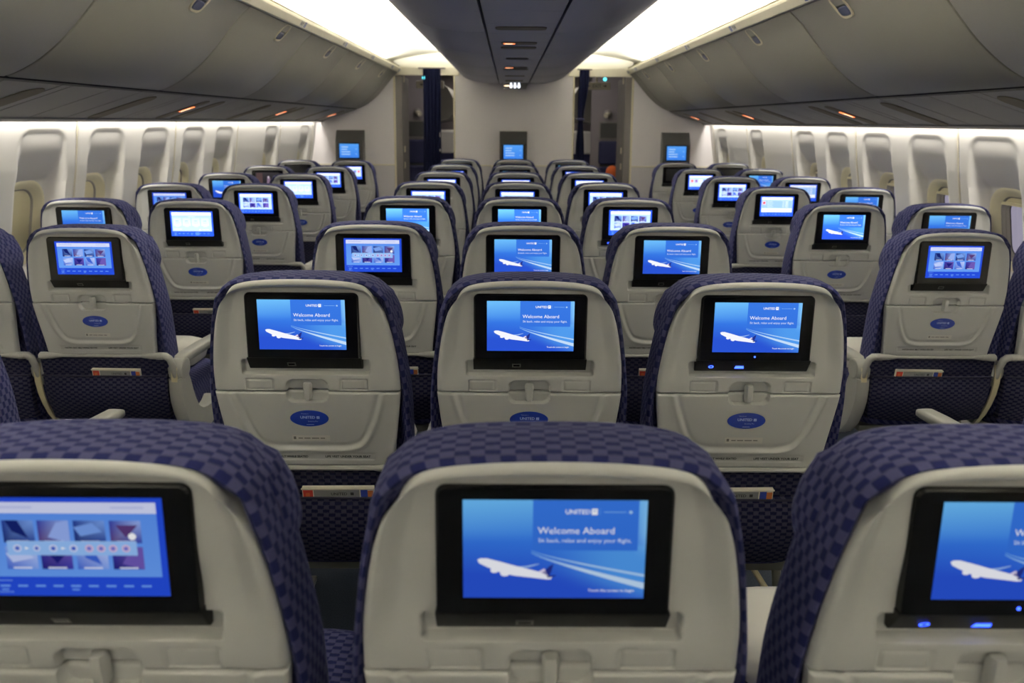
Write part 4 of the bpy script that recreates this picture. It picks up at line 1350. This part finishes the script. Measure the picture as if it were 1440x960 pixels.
PITCHY = .86; D0 = .7148; DLs, DRs = .0353, .0760
Z_CENTRE, Z_SIDE = -.0095, -.034      # the outer blocks sit a little lower
XC = {'CL': -.5204, 'CC': 0.001, 'CR': .5195, 'AL': -1.542, 'WL': -2.049, 'AR': 1.557, 'WR': 2.0645}
HC, HS = .2595, .2535
ROWS = ['first', 'second', 'third', 'fourth', 'fifth', 'sixth', 'seventh', 'eighth']
COLN = {'CL': 'left seat of the centre block', 'CC': 'middle seat of the centre block', 'CR': 'right seat of the centre block',
        'AL': 'left block aisle seat', 'WL': 'left block window seat', 'AR': 'right block aisle seat', 'WR': 'right block window seat'}
SHOW = {
 ('CL', 1): 'popup', ('CC', 1): 'welcome', ('CR', 1): 'welcome',
 ('CL', 2): 'welcome', ('CC', 2): 'welcome', ('CR', 2): 'welcome',
 ('CL', 3): 'popup', ('CC', 3): 'welcome', ('CR', 3): 'welcome', ('AL', 3): 'menu', ('AR', 3): 'menu',
 ('CL', 4): 'welcome', ('CC', 4): 'welcome', ('CR', 4): 'menulight', ('AL', 4): 'cards', ('AR', 4): 'welcome',
 ('CL', 5): 'menulight', ('CC', 5): 'menulight', ('CR', 5): 'menulight', ('AL', 5): 'menulight', ('WL', 5): 'menu', ('AR', 5): 'list',
 ('CL', 6): 'menulight', ('CC', 6): 'menulight', ('CR', 6): 'menulight', ('AL', 6): 'cards', ('AR', 6): 'menulight', ('WR', 6): 'list',
 ('CL', 7): 'menulight', ('CC', 7): 'welcome', ('CR', 7): 'menulight', ('AL', 7): 'menulight', ('WL', 7): 'movie', ('AR', 7): 'shop',
 ('CL', 8): 'welcome', ('CC', 8): 'off', ('CR', 8): 'welcome', ('AL', 8): 'shop', ('WL', 8): 'off', ('AR', 8): 'off', ('WR', 8): 'off'}
SAY = {'welcome': 'welcome screen', 'popup': 'menu pop-up', 'menu': 'blue picture menu', 'menulight': 'pale picture menu', 'cards': 'four pale cards', 'list': 'white list page', 'shop': 'coloured thumbnails', 'movie': 'dim film', 'off': 'dark screen'}
SEATS = []
for r in range(1, 9):
    for c in ('CL', 'CC', 'CR', 'WL', 'AL', 'AR', 'WR'):
        side = c[0] in 'AW'
        if side and r == 1: continue
        if r == 2 and c in ('WL', 'WR'): continue
        y = D0 + (r - 1) * PITCHY + (DLs if c in ('AL', 'WL') else DRs if c in ('AR', 'WR') else 0)
        pic = SHOW.get((c, r), 'welcome')
        level = 'low' if r == 1 else 'mid' if r < 4 or c in ('WL', 'WR') else 'high'
        if pic == 'movie': level = 'mid'
        led = (c, r) in (('CR', 1), ('CR', 2), ('CR', 4))
        h = HS if side else HC
        left_end = c in ('CL', 'WL', 'AR'); right_end = c in ('CR', 'AL', 'WR')
        arms = [(-h, left_end)] + ([(h, True)] if right_end else [])
        ta = -1 if c in ('CL', 'CC', 'CR', 'AR', 'WR') else 1
        lab = 'navy and grey airline seat, %s, %s row, %s' % (COLN[c], ROWS[r - 1], SAY[pic])
        grp = {'C': 'seats of the centre block', 'L': 'seats of the left block', 'R': 'seats of the right block'}[c[0] if c[0] == 'C' else c[1]]
        SEATS.append((c, r, make_seat((XC[c], y, Z_SIDE if side else Z_CENTRE), lab, pic, level, led, arms, ta, grp)))
# cables under two seats of the second row
for c, r, t in SEATS:
    if (c, r) == ('CL', 2):
        b = MB(); b.tube([(-.03 - .10, .30, .22), (-.115, .27, .262), (-.085, .255, .295), (-.03, .26, .312), (.05, .29, .318)], .0065, 8); b.build('cable', M['cream'], t)
    if (c, r) == ('CR', 2):
        b = MB(); b.tube([(.06, .20, .33), (.10, .19, .30), (.14, .175, .24), (.17, .165, .195), (.185, .165, .182)], .008, 8); b.build('cable', M['cream'], t)
        b = MB(); b.tube([(.185, .165, .182), (.198, .17, .178), (.208, .18, .195), (.214, .19, .25), (.217, .20, .34)], .010, 8); b.build('conduit', M['blacktube'], t)

# remove the unlinked prototypes
for o in PROTO + list(ARM.values()):
    for ch in list(o.children): bpy.data.objects.remove(ch)
    bpy.data.objects.remove(o)

# ---- magazines standing in the seat pockets
bw = MB()
def build_mag():
    parts = {}
    b = MB(); b.box(-.088, .088, -.004, .004, 0, .155, 0)
    b.box(-.090, .090, -.0062, -.004, .150, .1535, 0)
    v = lambda x0, x1, z0, z1, mi, d=-.0046: b.add([(x0, d, z0), (x1, d, z0), (x1, d, z1), (x0, d, z1)], [(0, 1, 2, 3)], mi)
    v(-.060, .052, .126, .148, 1); v(-.086, -.062, .118, .148, 3); v(-.080, -.070, .118, .140, 2); v(.055, .072, .118, .148, 4); v(.072, .086, .118, .146, 2)
    v(-.060, .052, .112, .126, 0)
    tv, tf, W = text_geo('UNITED', .02); k = .040 / W
    b.add([(-.018 + x * k, -.0050, .133 + y * k) for x, y in tv], tf, 5)
    b.add([(.030, -.0050, .133), (.038, -.0050, .133), (.038, -.0050, .141), (.030, -.0050, .141)], [(0, 1, 2, 3)], 5)
    return b.build('magazine', [M['paperw'], M['paperg'], M['papero'], M['paperr'], M['paperb'], M['print']], None, smooth=False)
mag = build_mag(); first = True
for c, r, t in SEATS:
    if not (2 <= r <= 4) or (c, r) in (('CC', 2), ('CC', 3)): continue
    o = mag if first else mag.copy()
    if not first: COL.objects.link(o)
    first = False
    dx = {'CL': -.03 + .09, 'CC': 0, 'CR': 0}.get(c, .045 if c[1] == 'L' else -.055)
    if c == 'CL': dx = .058
    if c == 'CR': dx = .0
    z0 = .589 - .1535
    o.location = (XC[c] + dx, t.location.y + plane_y(z0) - .007, seat_z(.589) - .1535 + t.location.z)
    o.rotation_euler = (math.radians(9.4), random.uniform(-.02, .02), 0)
    tag(o, 'magazine in the seat pocket of the %s, %s row' % (COLN[c], ROWS[r - 1]), 'magazine', 'magazines in seat pockets')

# ---- white pillows left on some cushions
def build_pillow():
    b = MB(); rings = []
    for z, g in ((0, -.04), (.010, -.010), (.045, 0), (.080, -.012), (.098, -.045), (.104, -.085)):
        r = []
        for k in range(32):
            a = 2 * math.pi * k / 32; ca, sa = math.cos(a), math.sin(a)
            r.append(((.165 + g) * math.copysign(abs(ca) ** .45, ca), (.115 + g) * math.copysign(abs(sa) ** .45, sa), z))
        rings.append(r)
    b.loft(rings); return b.build('pillow', M['white'], None, angle=70)
pil = build_pillow(); first = True
for c, r, t in SEATS:
    if (c, r) not in (('CR', 1), ('AL', 3), ('AR', 3), ('CL', 2)): continue
    o = pil if first else pil.copy()
    if not first: COL.objects.link(o)
    first = False
    o.location = (XC[c] + (.02 if c[0] == 'C' else 0), t.location.y + .51, .472 + t.location.z)
    tag(o, 'white pillow on the cushion of the %s, %s row' % (COLN[c], ROWS[r - 1]), 'pillow', 'pillows on the seats')
